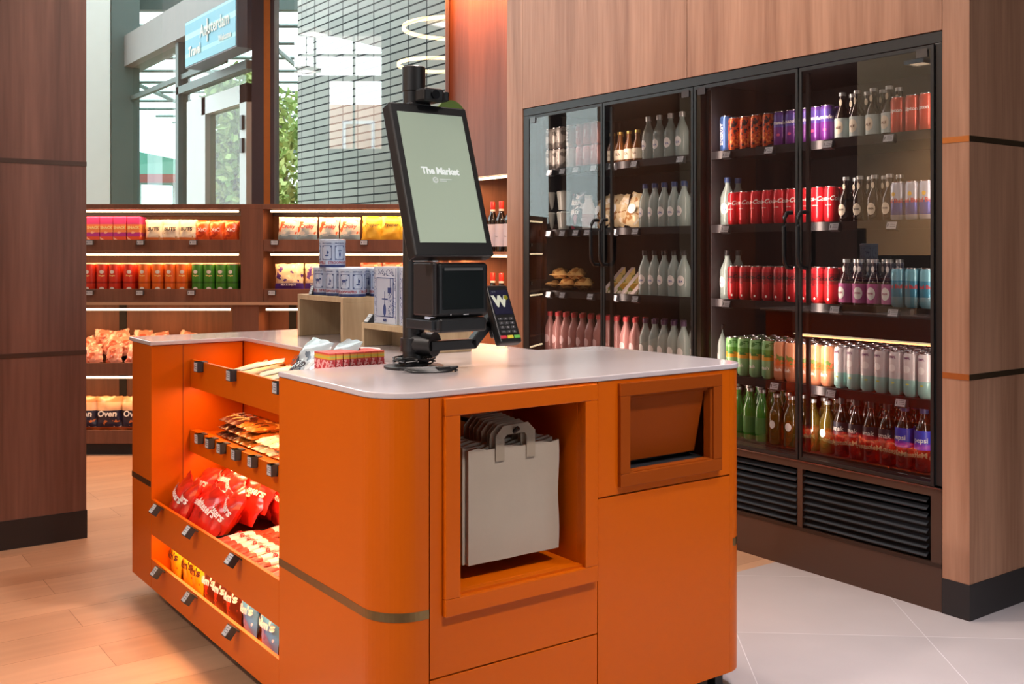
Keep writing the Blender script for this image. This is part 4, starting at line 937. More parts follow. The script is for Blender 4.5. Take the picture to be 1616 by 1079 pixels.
# ================================================================ DRINKS CABINET
FX = 3.263
SHZ = [1.665, 1.345, 1.025, .700, .432]
DOORS = [4.395, 3.79, 3.19, 2.628, 2.05]
def cabinet():
    o = Vector((FX, 3.233, 0)); e = empty('drinks_cabinet', o)
    tag(e, 'built-in black drinks cabinet with four glass doors and louvred brown base', 'refrigerator')
    def P(name, mb, mats, par=None, **k):
        for v in mb.v: v -= o
        return mb.build(name, mats, par or e, **k)
    y0, y1 = 2.0255, 4.4405
    # outer frame
    mb = MB(); mb.box((FX+.004, y0, 1.948), (FX+.06, y1, 1.988)); mb.box((FX+.004, y0, .418), (FX+.06, y0+.03, 1.948)); mb.box((FX+.004, y1-.042, .418), (FX+.06, y1, 1.948)); mb.box((FX+.004, y0, .418), (FX+.06, y1, .432)); mb.box((FX+.012, 3.165, .43), (FX+.06, 3.215, 1.95)); P('outer_frame', mb, BLACK, bev=.002)
    mb = MB(); xb = FX+.64; mb.box((xb, y0, .3), (xb+.02, y1, 1.98)); mb.box((FX+.06, y0, .3), (xb, y0+.012, 1.98)); mb.box((FX+.06, y1-.012, .3), (xb, y1, 1.98)); mb.box((FX+.06, y0+.012, 1.966), (xb, y1-.012, 1.98)); mb.box((FX+.06, y0+.012, .3), (xb, y1-.012, .428)); mb.box((FX+.1, 3.183, .43), (xb, 3.197, 1.96)); P('interior', mb, DARK)
    # base with louvres
    mb = MB(); yv = [2.066, 2.628, 3.19, 3.79, 4.36]
    mb.box((FX, y0-.0, .391), (FX+.02, y1, .417)); mb.box((FX, y0, 0), (FX+.02, y1, .163))
    for a, b in ((y0, 2.066), (2.612, 2.636), (3.17, 3.21), (3.775, 3.80), (4.34, y1)): mb.box((FX, a, .163), (FX+.02, b, .391))
    P('base_panel', mb, BRONZE)
    mb = MB(); mb.box((FX-.002, y0, .15), (FX+.0, y1, .164)); P('base_trim', mb, M('dark_bronze', '33231b', .4, metal=.4))
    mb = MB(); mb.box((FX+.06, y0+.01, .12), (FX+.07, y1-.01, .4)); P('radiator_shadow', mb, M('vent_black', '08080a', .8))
    sl = M('louvre_grey', '34373c', .35, metal=.5)
    for a, b in zip(yv[:-1], yv[1:]):
        mb = MB()
        for k in range(8):
            z = .178+k*.027; mb.add([(FX+.005, a+.02, z), (FX+.005, b-.0, z), (FX+.022, b-.0, z+.012), (FX+.022, a+.02, z+.012), (FX+.005, a+.02, z-.003), (FX+.005, b, z-.003), (FX+.022, b, z+.009), (FX+.022, a+.02, z+.009)], [(0,1,2,3),(7,6,5,4),(0,4,5,1),(1,5,6,2),(2,6,7,3),(3,7,4,0)])
        P('louvre', mb, sl)
    mb = MB(); mb.box((FX-.004, y0, .418), (FX+.004, y1, .4235)); P('steel_sill', mb, M('steel_edge', '8b8d94', .25, metal=1))
    # doors
    g = glass('cabinet_glass', 'd2cfcf', .075)
    for i, (b, a) in enumerate(zip(DOORS[:-1], DOORS[1:])):
        a += .003; b -= .003
        mb = MB(); s = .012
        mb.box((FX-.004, a, .426), (FX+.003, b, .438)); mb.box((FX-.004, a, 1.93), (FX+.003, b, 1.944)); mb.box((FX-.004, a, .438), (FX+.003, a+s, 1.93)); mb.box((FX-.004, b-s, .438), (FX+.003, b, 1.93))
        d = P('door', mb, BLACK); do = d
        mb = MB(); mb.quad((FX-.001, a+s, .438), (FX-.001, b-s, .438), (FX-.001, b-s, 1.93), (FX-.001, a+s, 1.93)); P('glass_pane', mb, g, d)
        hy = (a+.03) if i in (0, 2) else (b-.03)
        mb = MB(); mb.tube([(FX-.003, hy, 1.385), (FX-.03, hy, 1.383), (FX-.045, hy, 1.365), (FX-.048, hy, 1.33), (FX-.048, hy, 1.22), (FX-.045, hy, 1.19), (FX-.03, hy, 1.172), (FX-.003, hy, 1.17)], .0085, 10); P('handle', mb, PLAST, d, smooth=True)
        hy = (b-.045) if i in (0, 2) else (a+.045)
        mb = MB(); mb.box((FX-.006, hy-.022, 1.905), (FX-.001, hy+.022, 1.935)); P('hinge_clip', mb, M('smoked_clip', '3a3638', .25, coat=.5), d)
    # shelves
    sh = M('shelf_black', '1b1a1d', .35, metal=.3)
    for k, z in enumerate(SHZ):
        for a, b in ((2.04, 3.183), (3.197, 4.43)):
            mb = MB(); mb.box((FX+.105, a, z-.012), (FX+.6, b, z-.001)); mb.box((FX+.1, a, z-.03), (FX+.106, b, z+.004)); P('shelf', mb, sh)
    # light strips on the uprights
    led = emit('cabinet_led', 'ffe6d8', 5)
    for y in (2.066, 2.628, 3.158, 3.222, 3.79, 4.34):
        mb = MB(); mb.box((FX+.05, y-.008, .45), (FX+.062, y+.008, 1.93)); P('light_housing', mb, BLACK)
        mb = MB(); mb.quad((FX+.063, y-.005, .5), (FX+.063, y-.005, 1.92), (FX+.063, y+.005, 1.92), (FX+.063, y+.005, .5)); P('led_strip', mb, led)
    for y, p in ((2.075, 3.2), (2.628, 5), (3.15, 3), (3.24, 2.6), (3.79, 2.6), (4.33, 1.5)):
        l = area('cabinet_light', (FX+.075, y, 1.2), (.02, 1.4), p, 'ffe2d0', (0, -PI/2, 0)); l.data.shape = 'RECTANGLE'; l.data.size, l.data.size_y = 1.4, .02
    mb = MB(); mb.box((FX+.12, 2.1, .683), (FX+.126, 3.1, .686)); P('led_strip', mb, led)
cabinet()

# ---------------------------------------------------------------- drinks
CLEAR = None
def bottle_glass(name, tint, dens=.55, rough=.06):
    m = bpy.data.materials.new(name); m.use_nodes = True; N = m.node_tree.nodes; L = m.node_tree.links; p = N['Principled BSDF']
    p.inputs['Base Color'].default_value = lin(tint); p.inputs['Roughness'].default_value = rough; p.inputs['Coat Weight'].default_value = .7
    p.inputs['Alpha'].default_value = dens; return m
def wrap_band(mb, R, z0, z1, mi=None, n=24): mb.lathe([(R, z0), (R, z1)], n, mi)
def make_can(name, R, H, mat, label_kw, texts=(), blobs=()):
    mb = MB(); mb.lathe([(0, 0), (R*.75, 0), (R*.82, .004), (R, .012), (R, H-.014), (R*.86, H-.003)], 20)
    o = mb.build(name, mat, smooth=True)
    m = MB(); m.lathe([(R*.86, H-.0032), (R*.9, H), (R*.84, H), (R*.8, H-.004), (0, H-.004)], 20); m.lathe([(0, .0001), (R*.74, .0005), (R*.8, .0038), (R*.74, .0035)], 20); m.build('can_end', METAL, o, smooth=True)
    if texts or blobs:
        q = MB(); mats = []
        for s, size, x, z, mt, bold, shear, vert in texts:
            if mt not in mats: mats.append(mt)
            put_text(q, s, size, x, 0, z, mats.index(mt), bold=bold, shear=shear, rad=R+.0005, vert=vert)
        if q.v: q.build('lettering', mats, o)
        q = MB(); mats = []
        for rx, rz, x, z, mt in blobs:
            if mt not in mats: mats.append(mt)
            ellipse(q, rx, rz, x, z, rad=R+.0003, mi=mats.index(mt), n=18)
        if q.v: q.build('printed_mark', mats, o)
    return o
def make_bottle(name, prof, mat, cap, capz, capr, lab=None, oval=None, neck=None, text_=None, fill=None):
    """prof: (r, z) outline; cap between capz[0] and capz[1]; lab: (material, R, z0, z1); oval: (mat, rx, rz, z, R)"""
    mb = MB(); mb.lathe(prof, 20); o = mb.build(name, mat, smooth=True)
    m = MB(); m.lathe([(capr, capz[0]), (capr, capz[1]-.001), (capr*.85, capz[1]), (0, capz[1])], 16); m.build('cap', cap, o, smooth=True)
    if lab: m = MB(); m.lathe([(lab[1]+.0006, lab[2]), (lab[1]+.0006, lab[3])], 20); m.f = m.f[:-2]; m.m = m.m[:-2]; m.build('paper_label', lab[0], o, smooth=True)
    if oval: m = MB(); ellipse(m, oval[1], oval[2], 0, oval[3], rad=oval[4]+.0008, n=20); m.build('paper_label', oval[0], o)
    if neck: m = MB(); ellipse(m, neck[1], neck[2], 0, neck[3], rad=neck[4]+.0008, n=12); m.build('neck_label', neck[0], o)
    if text_: m = MB(); put_text(m, text_[0], text_[1], 0, 0, text_[2], rad=text_[4]+.0012, bold=.0003); m.build('lettering', text_[3], o)
    return o
class Drink:
    def __init__(s, proto, R, noun, cat, group): s.p = proto; s.R = R; s.noun = noun; s.cat = cat; s.g = group; s.used = False
    def new(s, x, y, z, label, group):
        o = s.p if not s.used else copy_tree(s.p); s.used = True
        o.location = (x, y, z); o.rotation_euler = (0, 0, LEFTF+RN.uniform(-.25, .25)); tag(o, label, s.cat, group); return o
RN = random.Random(21)
SHN = ['top', 'second', 'third', 'fourth', 'bottom']
def fillrow(d, pa, pb, shelf, rows=2, stack=0, side='', gap=.003, n=None):
    z = SHZ[shelf]+.0002; xf = 3.402+d.R
    ya, yb = yx(pa, xf), yx(pb, xf); L = ya-yb
    n = n or max(1, round(L/(2*d.R+gap))); st = L/n; st = max(st, 2*d.R+.0012)
    mid = (ya+yb)/2
    for k in range(n):
        y = mid+st*(n-1)/2-k*st
        for r in range(rows):
            x = xf+r*(2*d.R+.004)+RN.uniform(-.0015, .0015)
            for s in range(stack+1):
                if r == 0: lab = '%s, %s shelf, %s from left%s' % (d.noun, SHN[shelf], ORD[k], '' if not stack else [', lower', ', upper'][s])
                else: lab = '%s behind the front row of the %s cabinet shelf' % (d.noun, SHN[shelf])
                d.new(x, y+RN.uniform(-.001, .001), z+s*(d.H+.001), lab, d.g+(' in front' if r == 0 else ' at the back'))
def drinks():
    cm = lambda n, c, **k: M('can_'+n, c, .28, metal=.35, coat=.4, **k)
    slimT = lambda s, mt, size=.03, z=.085, sh=0: [(s, size, 0, z, mt, .0006, sh, False)]
    def C(noun, g, R, H, mat, texts=(), blobs=(), cat='drink can'):
        d = Drink(make_can('drink_can', R, H, mat, None, texts, blobs), R, noun, cat, g); d.H = H; return d
    def B(noun, g, R, H, *a, **k):
        d = Drink(make_bottle('drink_bottle', *a, **k), R, noun, 'bottle', g); d.H = H; return d
    tall = lambda R, H, rn=.012: [(0, 0), (R*.9, 0), (R, .006), (R, H*.6), (R*.85, H*.68), (rn*1.25, H*.82), (rn, H*.86), (rn, H)]
    stub = lambda R, H: [(0, 0), (R*.92, 0), (R, .005), (R, H*.48), (R*.9, H*.56), (.0135, H*.72), (.0125, H-.012), (.0135, H-.012), (.0135, H)]
    GREYC = C('grey short can', 'grey short cans', .031, .113, bands('grey_can', [(0, '8f8c88'), (.03, 'b9b4ac')], metal=.4, blot='6f6a64', bscale=30), [('SODA', .02, 0, .07, INKW, .0004, 0, True)])
    WHTC = C('white lettered can', 'white lettered cans', .03, .113, cm('white', 'd6d2cc'), [('BREW', .03, 0, .06, INKB, .0008, 0, True)])
    PINKC = C('pale pink can', 'pale pink cans', .03, .113, cm('pink', 'd99a98'), [('PINK', .018, 0, .06, INKW, .0003, 0, True)])
    fillrow(GREYC, 860, 891, 0, 1, 1); fillrow(WHTC, 892, 913, 0, 1, 1, n=1); fillrow(PINKC, 913, 946, 0, 1, 1)
    cream = M('cream_label', 'e6dcc4', .5, var=.05, scale=60); gold = M('gold_cap', 'c9a860', .3, metal=.9)
    amber = bottle_glass('amber_glass', '6b3f16', .93)
    brownb = bottle_glass('brown_glass', '1d120e', .97); greenb = bottle_glass('green_glass', '3f8a2c', .9)
    clear = bottle_glass('clear_glass', 'a9bdb8', .62, .16); wcap = M('silver_crown', 'c3c6c4', .3, metal=.7); blackcap = M('black_cap', '18181c', .4); bluecap = M('blue_cap', '27406f', .4); redcap = M('red_cap', 'b3363c', .4); purcap = M('purple_cap', '4c3156', .4)
    wl = M('white_label', 'e2e2de', .5, var=.06, scale=70)
    AMB = B('amber bottle with cream label', 'amber bottles', .026, .16, stub(.026, .155), amber, gold, (.143, .157), .0145, lab=(cream, .026, .018, .068), text_=('TEA', .018, .044, INKBR, .026))
    fillrow(AMB, 960, 1013, 0, 2)
    CLR = lambda shelf, cap, g: B('clear bottle with round white label', 'clear bottles '+g, .032, .215, tall(.032, .205), clear, cap, (.19, .213), .0145, oval=(wl, .02, .024, .075, .032), text_=('SPA', .014, .07, INKBL, .032))
    a = CLR(0, wcap, 'with silver caps'); fillrow(a, 1015, 1086, 0, 1)
    b = CLR(1, bluecap, 'with blue caps'); b.noun = 'clear bottle with blue cap'; fillrow(b, 1013, 1086, 1, 2); b.noun = 'clear blue-capped bottle left of colas'; fillrow(b, 1112, 1150, 1, 2, n=3)
    c = CLR(2, blackcap, 'with dark caps'); c.noun = 'clear bottle with dark cap'; fillrow(c, 1013, 1086, 2, 1); c.noun = 'dark-capped clear bottle left of dark cans'; fillrow(c, 1112, 1150, 2, 2, n=3); fillrow(c, 1112, 1146, 3, 1)
    BLU = C('tall blue can', 'tall blue cans', .0285, .162, cm('blue', '4a6fb0'), [('ENERGY', .026, 0, .08, INKW, .0006, 0, True)]); fillrow(BLU, 1112, 1151, 0, 2, n=3)
    ORP = C('orange patterned can', 'orange patterned cans', .0288, .148, bands('can_orange_pattern', [(0, 'c9481c')], metal=.3, blot=['3a2a2c', 'f08a3a'], bscale=60, btresh=.58, coat=.4)); fillrow(ORP, 1151, 1223, 0, 2)
    PUR = C('purple can', 'purple cans', .0288, .148, bands('can_purple', [(0, '6c2a86'), (.08, '5a4aa0'), (.13, '5c3a90')], metal=.35, coat=.4), [('Fernandes', .021, 0, .1, INKW, .0004, .3, False)], [(.008, .006, .006, .05, M('berry_red', 'c04a7c', .4))]); fillrow(PUR, 1224, 1316, 0, 2)
    BRW = B('dark bottle with pale oval label', 'dark pale labelled bottles', .0295, .19, stub(.0295, .188), brownb, wcap, (.176, .19), .0142, lab=(M('pale_blue_band', 'b9c9c6', .4, var=.1, scale=50), .0295, .012, .088), oval=(cream, .019, .026, .052, .030), neck=(cream, .007, .013, .15, .0145), text_=('ALE', .014, .05, INKBR, .031)); fillrow(BRW, 1318, 1416, 0, 2)
    RED = C('coral red can', 'coral red cans', .0288, .142, cm('coral', 'd2543e'), [('Lipton', .02, 0, .09, INKW, .0004, 0, False)]); fillrow(RED, 1413, 1470, 0, 2, n=3)
    # second shelf
    COLA = C('red cola can', 'red cola cans', .0288, .146, cm('cola_red', 'cf1f2c'), [('Coca-Cola', .026, 0, .098, INKW, .0006, .35, False), ('Original taste', .0055, 0, .072, INKW, .0001, 0, False)]); fillrow(COLA, 1150, 1323, 1, 2)
    DRK = B('black bottle with cream round label', 'black cream labelled bottles', .0295, .18, stub(.0295, .176), brownb, wcap, (.165, .179), .0142, oval=(cream, .018, .023, .05, .0295), neck=(cream, .007, .012, .14, .0145), text_=('FEVER', .009, .05, INKB, .0302)); fillrow(DRK, 1325, 1416, 1, 2)
    RBL = C('silver and blue can', 'silver and blue cans', .0288, .146, bands('can_silver_blue', [(0, 'b9bcc6'), (.022, '3d4fa8'), (.075, 'b9bfcc')], metal=.5, coat=.4), [('Red Bull', .022, 0, .075, INKR, .0006, 0, False)], [(.008, .008, .0, .1, M('gold_mark', 'd9b23c', .4))]); fillrow(RBL, 1413, 1470, 1, 2, n=3)
    # third shelf
    ZER = C('dark red can', 'dark red cans', .0288, .146, bands('can_dark_red', [(0, 'c4202a'), (.078, '8e1420'), (.12, 'b81c28')], metal=.35, coat=.4), [('Coca-Cola', .024, 0, .1, M('black_ink', '1c1012', .4), .0006, .35, False), ('ZERO', .008, 0, .074, INKB, .0003, 0, False)], [(.004, .005, .004, .02, INKW)]); fillrow(ZER, 1150, 1323, 2, 2)
    pinkl = M('pink_label', 'a8508a', .45, var=.1, scale=40)
    PNK = B('dark bottle with pink label', 'pink labelled bottles', .0295, .18, stub(.0295, .176), bottle_glass('berry_glass', '2c0d16', .96), wcap, (.165, .179), .0142, lab=(pinkl, .0295, .01, .085), oval=(wl, .018, .024, .048, .0302), neck=(wl, .007, .012, .14, .0145), text_=('FEVER', .009, .048, M('berry_ink', 'a23a6c', .4), .0315)); fillrow(PNK, 1325, 1416, 2, 2)
    TEA = C('teal and silver can', 'teal cans', .0288, .146, bands('can_teal', [(0, '6f9fae'), (.04, '3f88a4'), (.1, '74aebd')], metal=.45, coat=.4), [('Red Bull', .02, 0, .078, INKR, .0006, 0, False)]); fillrow(TEA, 1413, 1470, 2, 2, n=3)
    # fourth shelf
    PB = B('clear pink bottle with red cap', 'pink bottles', .031, .215, tall(.031, .205), bottle_glass('pink_water', 'c08a86', .7), redcap, (.19, .213), .0145, oval=(M('pink_white_label', 'd8b8b8', .5, var=.1, scale=50), .018, .022, .07, .031)); fillrow(PB, 862, 1010, 3, 2)
    PC = B('clear bottle with purple cap', 'clear bottles with purple caps', .031, .215, tall(.031, .205), clear, purcap, (.19, .213), .0145, oval=(wl, .018, .022, .07, .031)); fillrow(PC, 1012, 1086, 3, 2)
    GRN = C('green can with orange fruit print', 'green fruit cans', .0288, .162, bands('can_green_fruit', [(0, '8cc08a'), (.075, 'e0a53c'), (.098, '5f9f45'), (.12, '86bf7e')], metal=.15, blot='3f7f3a', bscale=36, brange=(.09, .15), coat=.3), [('dash', .02, 0, .045, INKW, .0004, 0, False)]); fillrow(GRN, 1147, 1223, 3, 4)
    PCH = C('peach can with green leaf print', 'peach fruit cans', .0288, .162, bands('can_peach', [(0, 'd08a66'), (.06, 'd9733c'), (.09, 'dd9a72')], metal=.15, blot='6f8f48', bscale=36, brange=(.07, .12), coat=.3), [('dash', .02, 0, .045, INKW, .0004, 0, False)]); fillrow(PCH, 1224, 1316, 3, 4)
    WTQ = C('white and turquoise can', 'white and turquoise cans', .0288, .162, bands('can_white_turquoise', [(0, '9fd2cc'), (.06, 'd9d6d8')], metal=.15, blot='e9b9a8', bscale=18, btresh=.6, brange=(.03, .1), coat=.3), [('SIMPL', .012, 0, .14, M('plum', '7a4f7a', .4), .0003, 0, False)], [(.014, .014, 0, .1, M('pale_ring', 'eef0ee', .4)), (.007, .003, .004, .045, M('lime_ring', 'c9cf62', .4))]); fillrow(WTQ, 1318, 1474, 3, 5)
    # bottom shelf
    GB = B('green glass bottle', 'green bottles', .0305, .225, tall(.0305, .215), greenb, wcap, (.203, .217), .0142, lab=(M('green_label', '4f7f3a', .5, var=.2, scale=50), .0305, .03, .1)); fillrow(GB, 1120, 1213, 4, 3)
    RW = B('olive bottle with round white label', 'olive bottles', .033, .215, tall(.033, .205), bottle_glass('olive_glass', '4a3f12', .93), wcap, (.193, .207), .0142, oval=(wl, .014, .017, .082, .033)); fillrow(RW, 1214, 1262, 4, 3, n=2); RW.noun = 'olive bottle right of the door stile'; fillrow(RW, 1272, 1318, 4, 3, n=2)
    CO = B('black bottle with white lettering', 'black lettered bottles', .033, .235, tall(.033, .225, .0135), brownb, blackcap, (.205, .233), .016, lab=(M('navy_label', '20283a', .4, var=.1), .033, .085, .135), text_=('smak', .026, .11, INKW, .033)); fillrow(CO, 1320, 1411, 4, 2)
    BL = B('bottle with bright blue label', 'blue labelled bottles', .034, .24, tall(.034, .23, .0135), bottle_glass('dark_liquid', '2a1a14', .95), bluecap, (.21, .238), .016, lab=(M('bright_blue_label', '2f3fc0', .35, var=.2, scale=40), .034, .08, .15), text_=('pepsi', .026, .115, INKW, .034)); fillrow(BL, 1413, 1474, 4, 2, n=2)
    # chilled food on the left
    mk = lambda n, c, bl, **k: bands(n, [(0, c)], rough=.25, blot=bl, bscale=20, btresh=.6, coat=.5)
    cup = MB(); cup.lathe([(0, 0), (.028, 0), (.038, .09), (.04, .093), (.036, .1), (0, .108)], 20); cp = cup.build('fruit_cup', bottle_glass('cup_clear', 'b9beb6', .7), smooth=True); tag(cp, 'clear lidded fruit cup on the second cabinet shelf, left one', 'cup', 'fruit cups'); cp.location = (3.45, yx(866, 3.45), SHZ[1])
    c2 = cp.copy(); COL.objects.link(c2); c2.location = (3.45, yx(886, 3.45)-.02, SHZ[1]); c2['label'] = 'clear lidded fruit cup on the second cabinet shelf, right one'
    for (y, lab, cz) in ((yx(866, 3.45), 'second clear fruit cup stacked on the left one', .109), (yx(886, 3.45)-.02, 'second clear fruit cup stacked on the right one', .109)):
        c3 = cp.copy(); COL.objects.link(c3); c3.location = (3.45, y, SHZ[1]+cz); c3['label'] = lab
    K = make_pack('snack_pouch', .105, .2, .04, mk('black_white_pouch', '26242a', ['e4e2e0', '8a3048']), 'black and white snack pouch standing on the second cabinet shelf', 'snack pouch', 5, letters=[('BEEF', .032, .14, INKW, .0012, 0), ('JERKY', .026, .09, INKW, .001, 0)]); put(K, (3.45, yx(911, 3.45), SHZ[1]), Rm(LEFTF, -.08, 0))
    W_ = B('white dairy bottle', 'white dairy bottles', .034, .18, [(0, 0), (.032, 0), (.034, .006), (.034, .11), (.02, .15), (.02, .172)], M('white_plastic', 'd9d8d6', .35), wcap, (.16, .178), .021, lab=(M('red_white_label', 'c9b0b0', .5, var=.3, scale=40), .034, .02, .08)); fillrow(W_, 918, 941, 1, 1, n=1)
    crm = mk('wrap_cream', 'd9c49a', ['efe6d2', 'a87a4a']); S1 = Kind([make_pack('wrapped_sandwich', .12, .17, .06, crm, '', 'sandwich', k+200, wr=.008) for k in range(2)])
    for i, t in enumerate(S1.v):
        q = MB(); ellipse(q, .024, .024, .0, .085, fn=lambda x, z: (x, -.041, z), n=20); q.build('sticker', wl, t)
    for j, px in enumerate((951, 972, 994)):
        S1.place((3.45, yx(px, 3.45), SHZ[1]+.01), Rm(LEFTF+.2*(j-1), -.25, .3*(j-1)), 'plastic wrapped sandwich with white sticker, second cabinet shelf, %s from left' % ORD[j], 'wrapped sandwiches')
    bag = mk('baguette_wrap', 'd3a868', ['efd9a8', 'a8713a']); S2 = Kind([make_pack('wrapped_baguette', .09, .24, .06, bag, '', 'sandwich', k+210, wr=.006) for k in range(2)])
    for j, (px, z) in enumerate(((878, 0), (905, 0), (930, 0), (892, .05), (918, .05))):
        S2.place((3.42, yx(px, 3.45)+.02, SHZ[2]+.035+z), Rm(LEFTF+.9, -PI/2+.05, .1), 'wrapped golden baguette lying on the third cabinet shelf, %s layer, %s from left' % (['lower', 'upper'][z > 0], ORD[j if z == 0 else j-3]), 'wrapped baguettes')
    # sandwich wedge boxes
    wm = M('wedge_card', 'b9a9a4', .45, var=.15, scale=40); wf = bands('wedge_filling', [(0, 'd9d0c4'), (.02, 'a8802e'), (.05, 'c9b070')], rough=.3, blot='6f7a34', bscale=40)
    for j, px in enumerate((950, 965, 981, 997)):
        e = empty('sandwich_box', (3.44, yx(px, 3.44), SHZ[2]), LEFTF-.3); tag(e, 'triangular sandwich box leaning on the third cabinet shelf, %s from left' % ORD[j], 'sandwich', 'triangular sandwich boxes')
        m = MB(); m.add([(-.022, 0, 0), (.022, 0, 0), (-.022, .12, .0), (.022, .12, 0), (-.022, .12, .13), (.022, .12, .13)], [(0, 1, 5, 4), (0, 2, 3, 1), (2, 4, 5, 3)]); m.build('carton', wm, e)
        m = MB(); m.add([(-.0222, 0, 0), (-.0222, .12, 0), (-.0222, .12, .13), (.0222, 0, 0), (.0222, .12, 0), (.0222, .12, .13)], [(0, 1, 2), (3, 5, 4)]); m.build('filling', wf, e)
    for sh, pxs in ((0, (868, 888, 909, 937, 966, 1001, 1074, 1147, 1214, 1307, 1403)), (1, (866, 888, 909, 927, 968, 1003, 1145, 1317, 1408)), (2, (866, 888, 932, 969, 1003, 1147, 1318, 1410)), (3, (1223, 1312, 1422)), (4, (1425, 1462))):
        for i, px in enumerate(pxs):
            place_tag((3.352, yx(px, 3.352), SHZ[sh]-.001), LEFTF, 'white price card on the %s cabinet shelf edge, %s from the left' % (SHN[sh], ORD[i]), math.radians(-16), 'price cards on the %s cabinet shelf' % SHN[sh], .88, 1.5)
drinks()

# ================================================================ REAR SNACK SHELVES
def rear_shelves():
    D = 6.30; o = BK(-1.6, D, 0); e = empty('snack_shelf_unit', o, ROT)
    tag(e, 'walnut wall shelf unit with two lit bays of snacks below the window', 'shelving')
    ox, oy = -1.6, D
    def P(name, mb, mats, par=None, **k):
        for v in mb.v: v -= Vector((ox, oy, 0))
        return mb.build(name, mats, par or e, **k)
    zz = lambda py: CAMZ+(HOR-py)/FPX*D
    L0, R0 = -3.05, -.44
    d0, d1 = rd(380, D), rd(415, D); l0, l1 = rd(367, D), rd(408, D)
    zt = zz(322)
    mb = MB(); mb.box((L0, D, zt-.03), (R0, D+.31, zt)); P('top_board', mb, WOODS, bev=.001)
    mb = MB(); mb.box((L0, D+.29, .1), (R0, D+.31, zt-.03)); P('back_board', mb, WOODS)
    mb = MB(); mb.box((d0, D, zz(481)), (d1, D+.29, zt-.03)); P('divider', mb, WOODS)
    mb = MB(); mb.box((l0, D, .07), (l1, D+.29, zz(481))); P('divider', mb, WOODS)
    for x in (L0, R0-.02): mb = MB(); mb.box((x, D, .07), (x+.02, D+.29, zt-.03)); P('end_panel', mb, WOODS)
    lite = M('pale_shelf_edge', 'b08a6c', .5, var=.05)
    bays = [(L0+.02, d0, 0), (d1, R0-.02, 0)]; low = [(L0+.02, l0), (l1, R0-.02)]
    levels = [(378, 396, 381), (456, 476, 460)]
    for (a, b, _) in bays:
        for t, bo, _t in levels:
            mb = MB(); mb.box((a+.001, D+.003, zz(bo)), (b-.001, D+.018, zz(t))); mb.box((a+.001, D+.018, zz(t)-.03), (b-.001, D+.289, zz(t)-.012)); P('shelf', mb, WOODS, bev=.001)
    mb = MB(); mb.box((L0, D-.012, zz(481)), (R0, D+.02, zz(476.5))); P('ledge', mb, lite)
    for (a, b) in low:
        for t, bo in ((573, 592), (679, 700)):
            mb = MB(); mb.box((a+.001, D+.003, zz(bo)), (b-.001, D+.018, zz(t))); mb.box((a+.001, D+.018, zz(t)-.03), (b-.001, D+.289, zz(t)-.012)); P('shelf', mb, WOODS, bev=.001)
    mb = MB(); mb.box((L0, D+.03, 0), (R0, D+.28, .07)); P('plinth', mb, DARK)
    # lit strips
    for (a, b, _), (la, lb) in zip(bays, low):
        for py, (p, q), pw in ((333, (a, b), 2.6), (401.5, (a+.0, b), 2.6), (488.5, (la, lb), 3), (596, (la, lb), 2.6)):
            z = zz(py); mb = MB(); mb.box((p+.04, D+.022, z-.006), (q-.02, D+.030, z+.006)); P('led_strip', mb, LED)
            c = (p+q)/2; w = BK(c, D+.045, z-.012); l = area('shelf_light', w, (q-p-.1, .03), pw*(q-p), 'ffb878', (math.radians(12), 0, ROT))
    mb = MB(); mb.box((rd(160, D), D+.285, zz(672)), (rd(172, D), D+.289, zz(482))); P('cable_slot', mb, M('slot_black', '140e0c', .7)); mb = MB(); mb.box((rd(440, D), D+.285, zz(572)), (rd(452, D), D+.289, zz(482))); P('cable_slot', mb, M('slot_black', '140e0c', .7))
    # ---- goods
    def W(r, dd, z): v = BK(r, dd, z); return v
    def row(K, pxs, z, dd, noun, group, rows=1, tilt=-.06, jit=.05, scale=1):
        for i, px in enumerate(pxs):
            for q in range(rows):
                v = W(rd(px, dd), dd+q*.07, z)
                K.place(v, Rm(ROT+RN.uniform(-jit, jit), tilt, RN.uniform(-jit, jit)*.5), ('%s, %s from the left' % (noun, ORD[i])) if q == 0 else noun+', in the row behind', group+('' if q == 0 else ', back row'), scale)
    z1, z2, z3, z4 = zz(378)-.0115, zz(456)-.0115, zz(573)-.0115, zz(679)-.0115
    pk = bands('pink_orange_box', [(0, 'e2552c'), (.03, 'b8348c'), (.055, 'f08a4a'), (.105, 'd9468c')], rough=.35, blot=['f0a050', 'f4b890'], bscale=26, btresh=.62, brange=(0, .1))
    mb = MB(); mb.box((-.039, 0, 0), (.039, .12, .152)); pb = mb.build('snack_box', pk, bev=.003); tag(pb, '', 'snack box'); q = MB(); put_text(q, 'SNACK', .022, 0, -.0006, .085, bold=.001); q.build('lettering', M('pale_yellow', 'f6e2a0', .4), pb)
    for i, px in enumerate((147, 168, 189, 211)):
        o_ = pb if i == 0 else copy_tree(pb); v = W(rd(px, D+.05), D+.045, z1); o_.location = v; o_.rotation_euler = (0, 0, ROT); o_['label'] = 'pink and orange snack box on the upper left shelf, %s from the left' % ORD[i]; o_['group'] = 'pink snack boxes'
    gw = bands('green_white_bag', [(0, 'd98a4a'), (.025, 'ece6cf'), (.1, 'a9c6b4')], rough=.35, blot='c9a070', bscale=26, btresh=.6, brange=(0, .06)); row(Kind([make_pack('crisps_bag', .115, .135, .05, gw, '', 'crisps bag', k+300, letters=[('BUTS', .03, .075, INKB, .001, 0)]) for k in range(2)]), (244, 270, 296), z1, D+.075, 'green and cream crisps bag on the upper left shelf', 'green crisps bags')
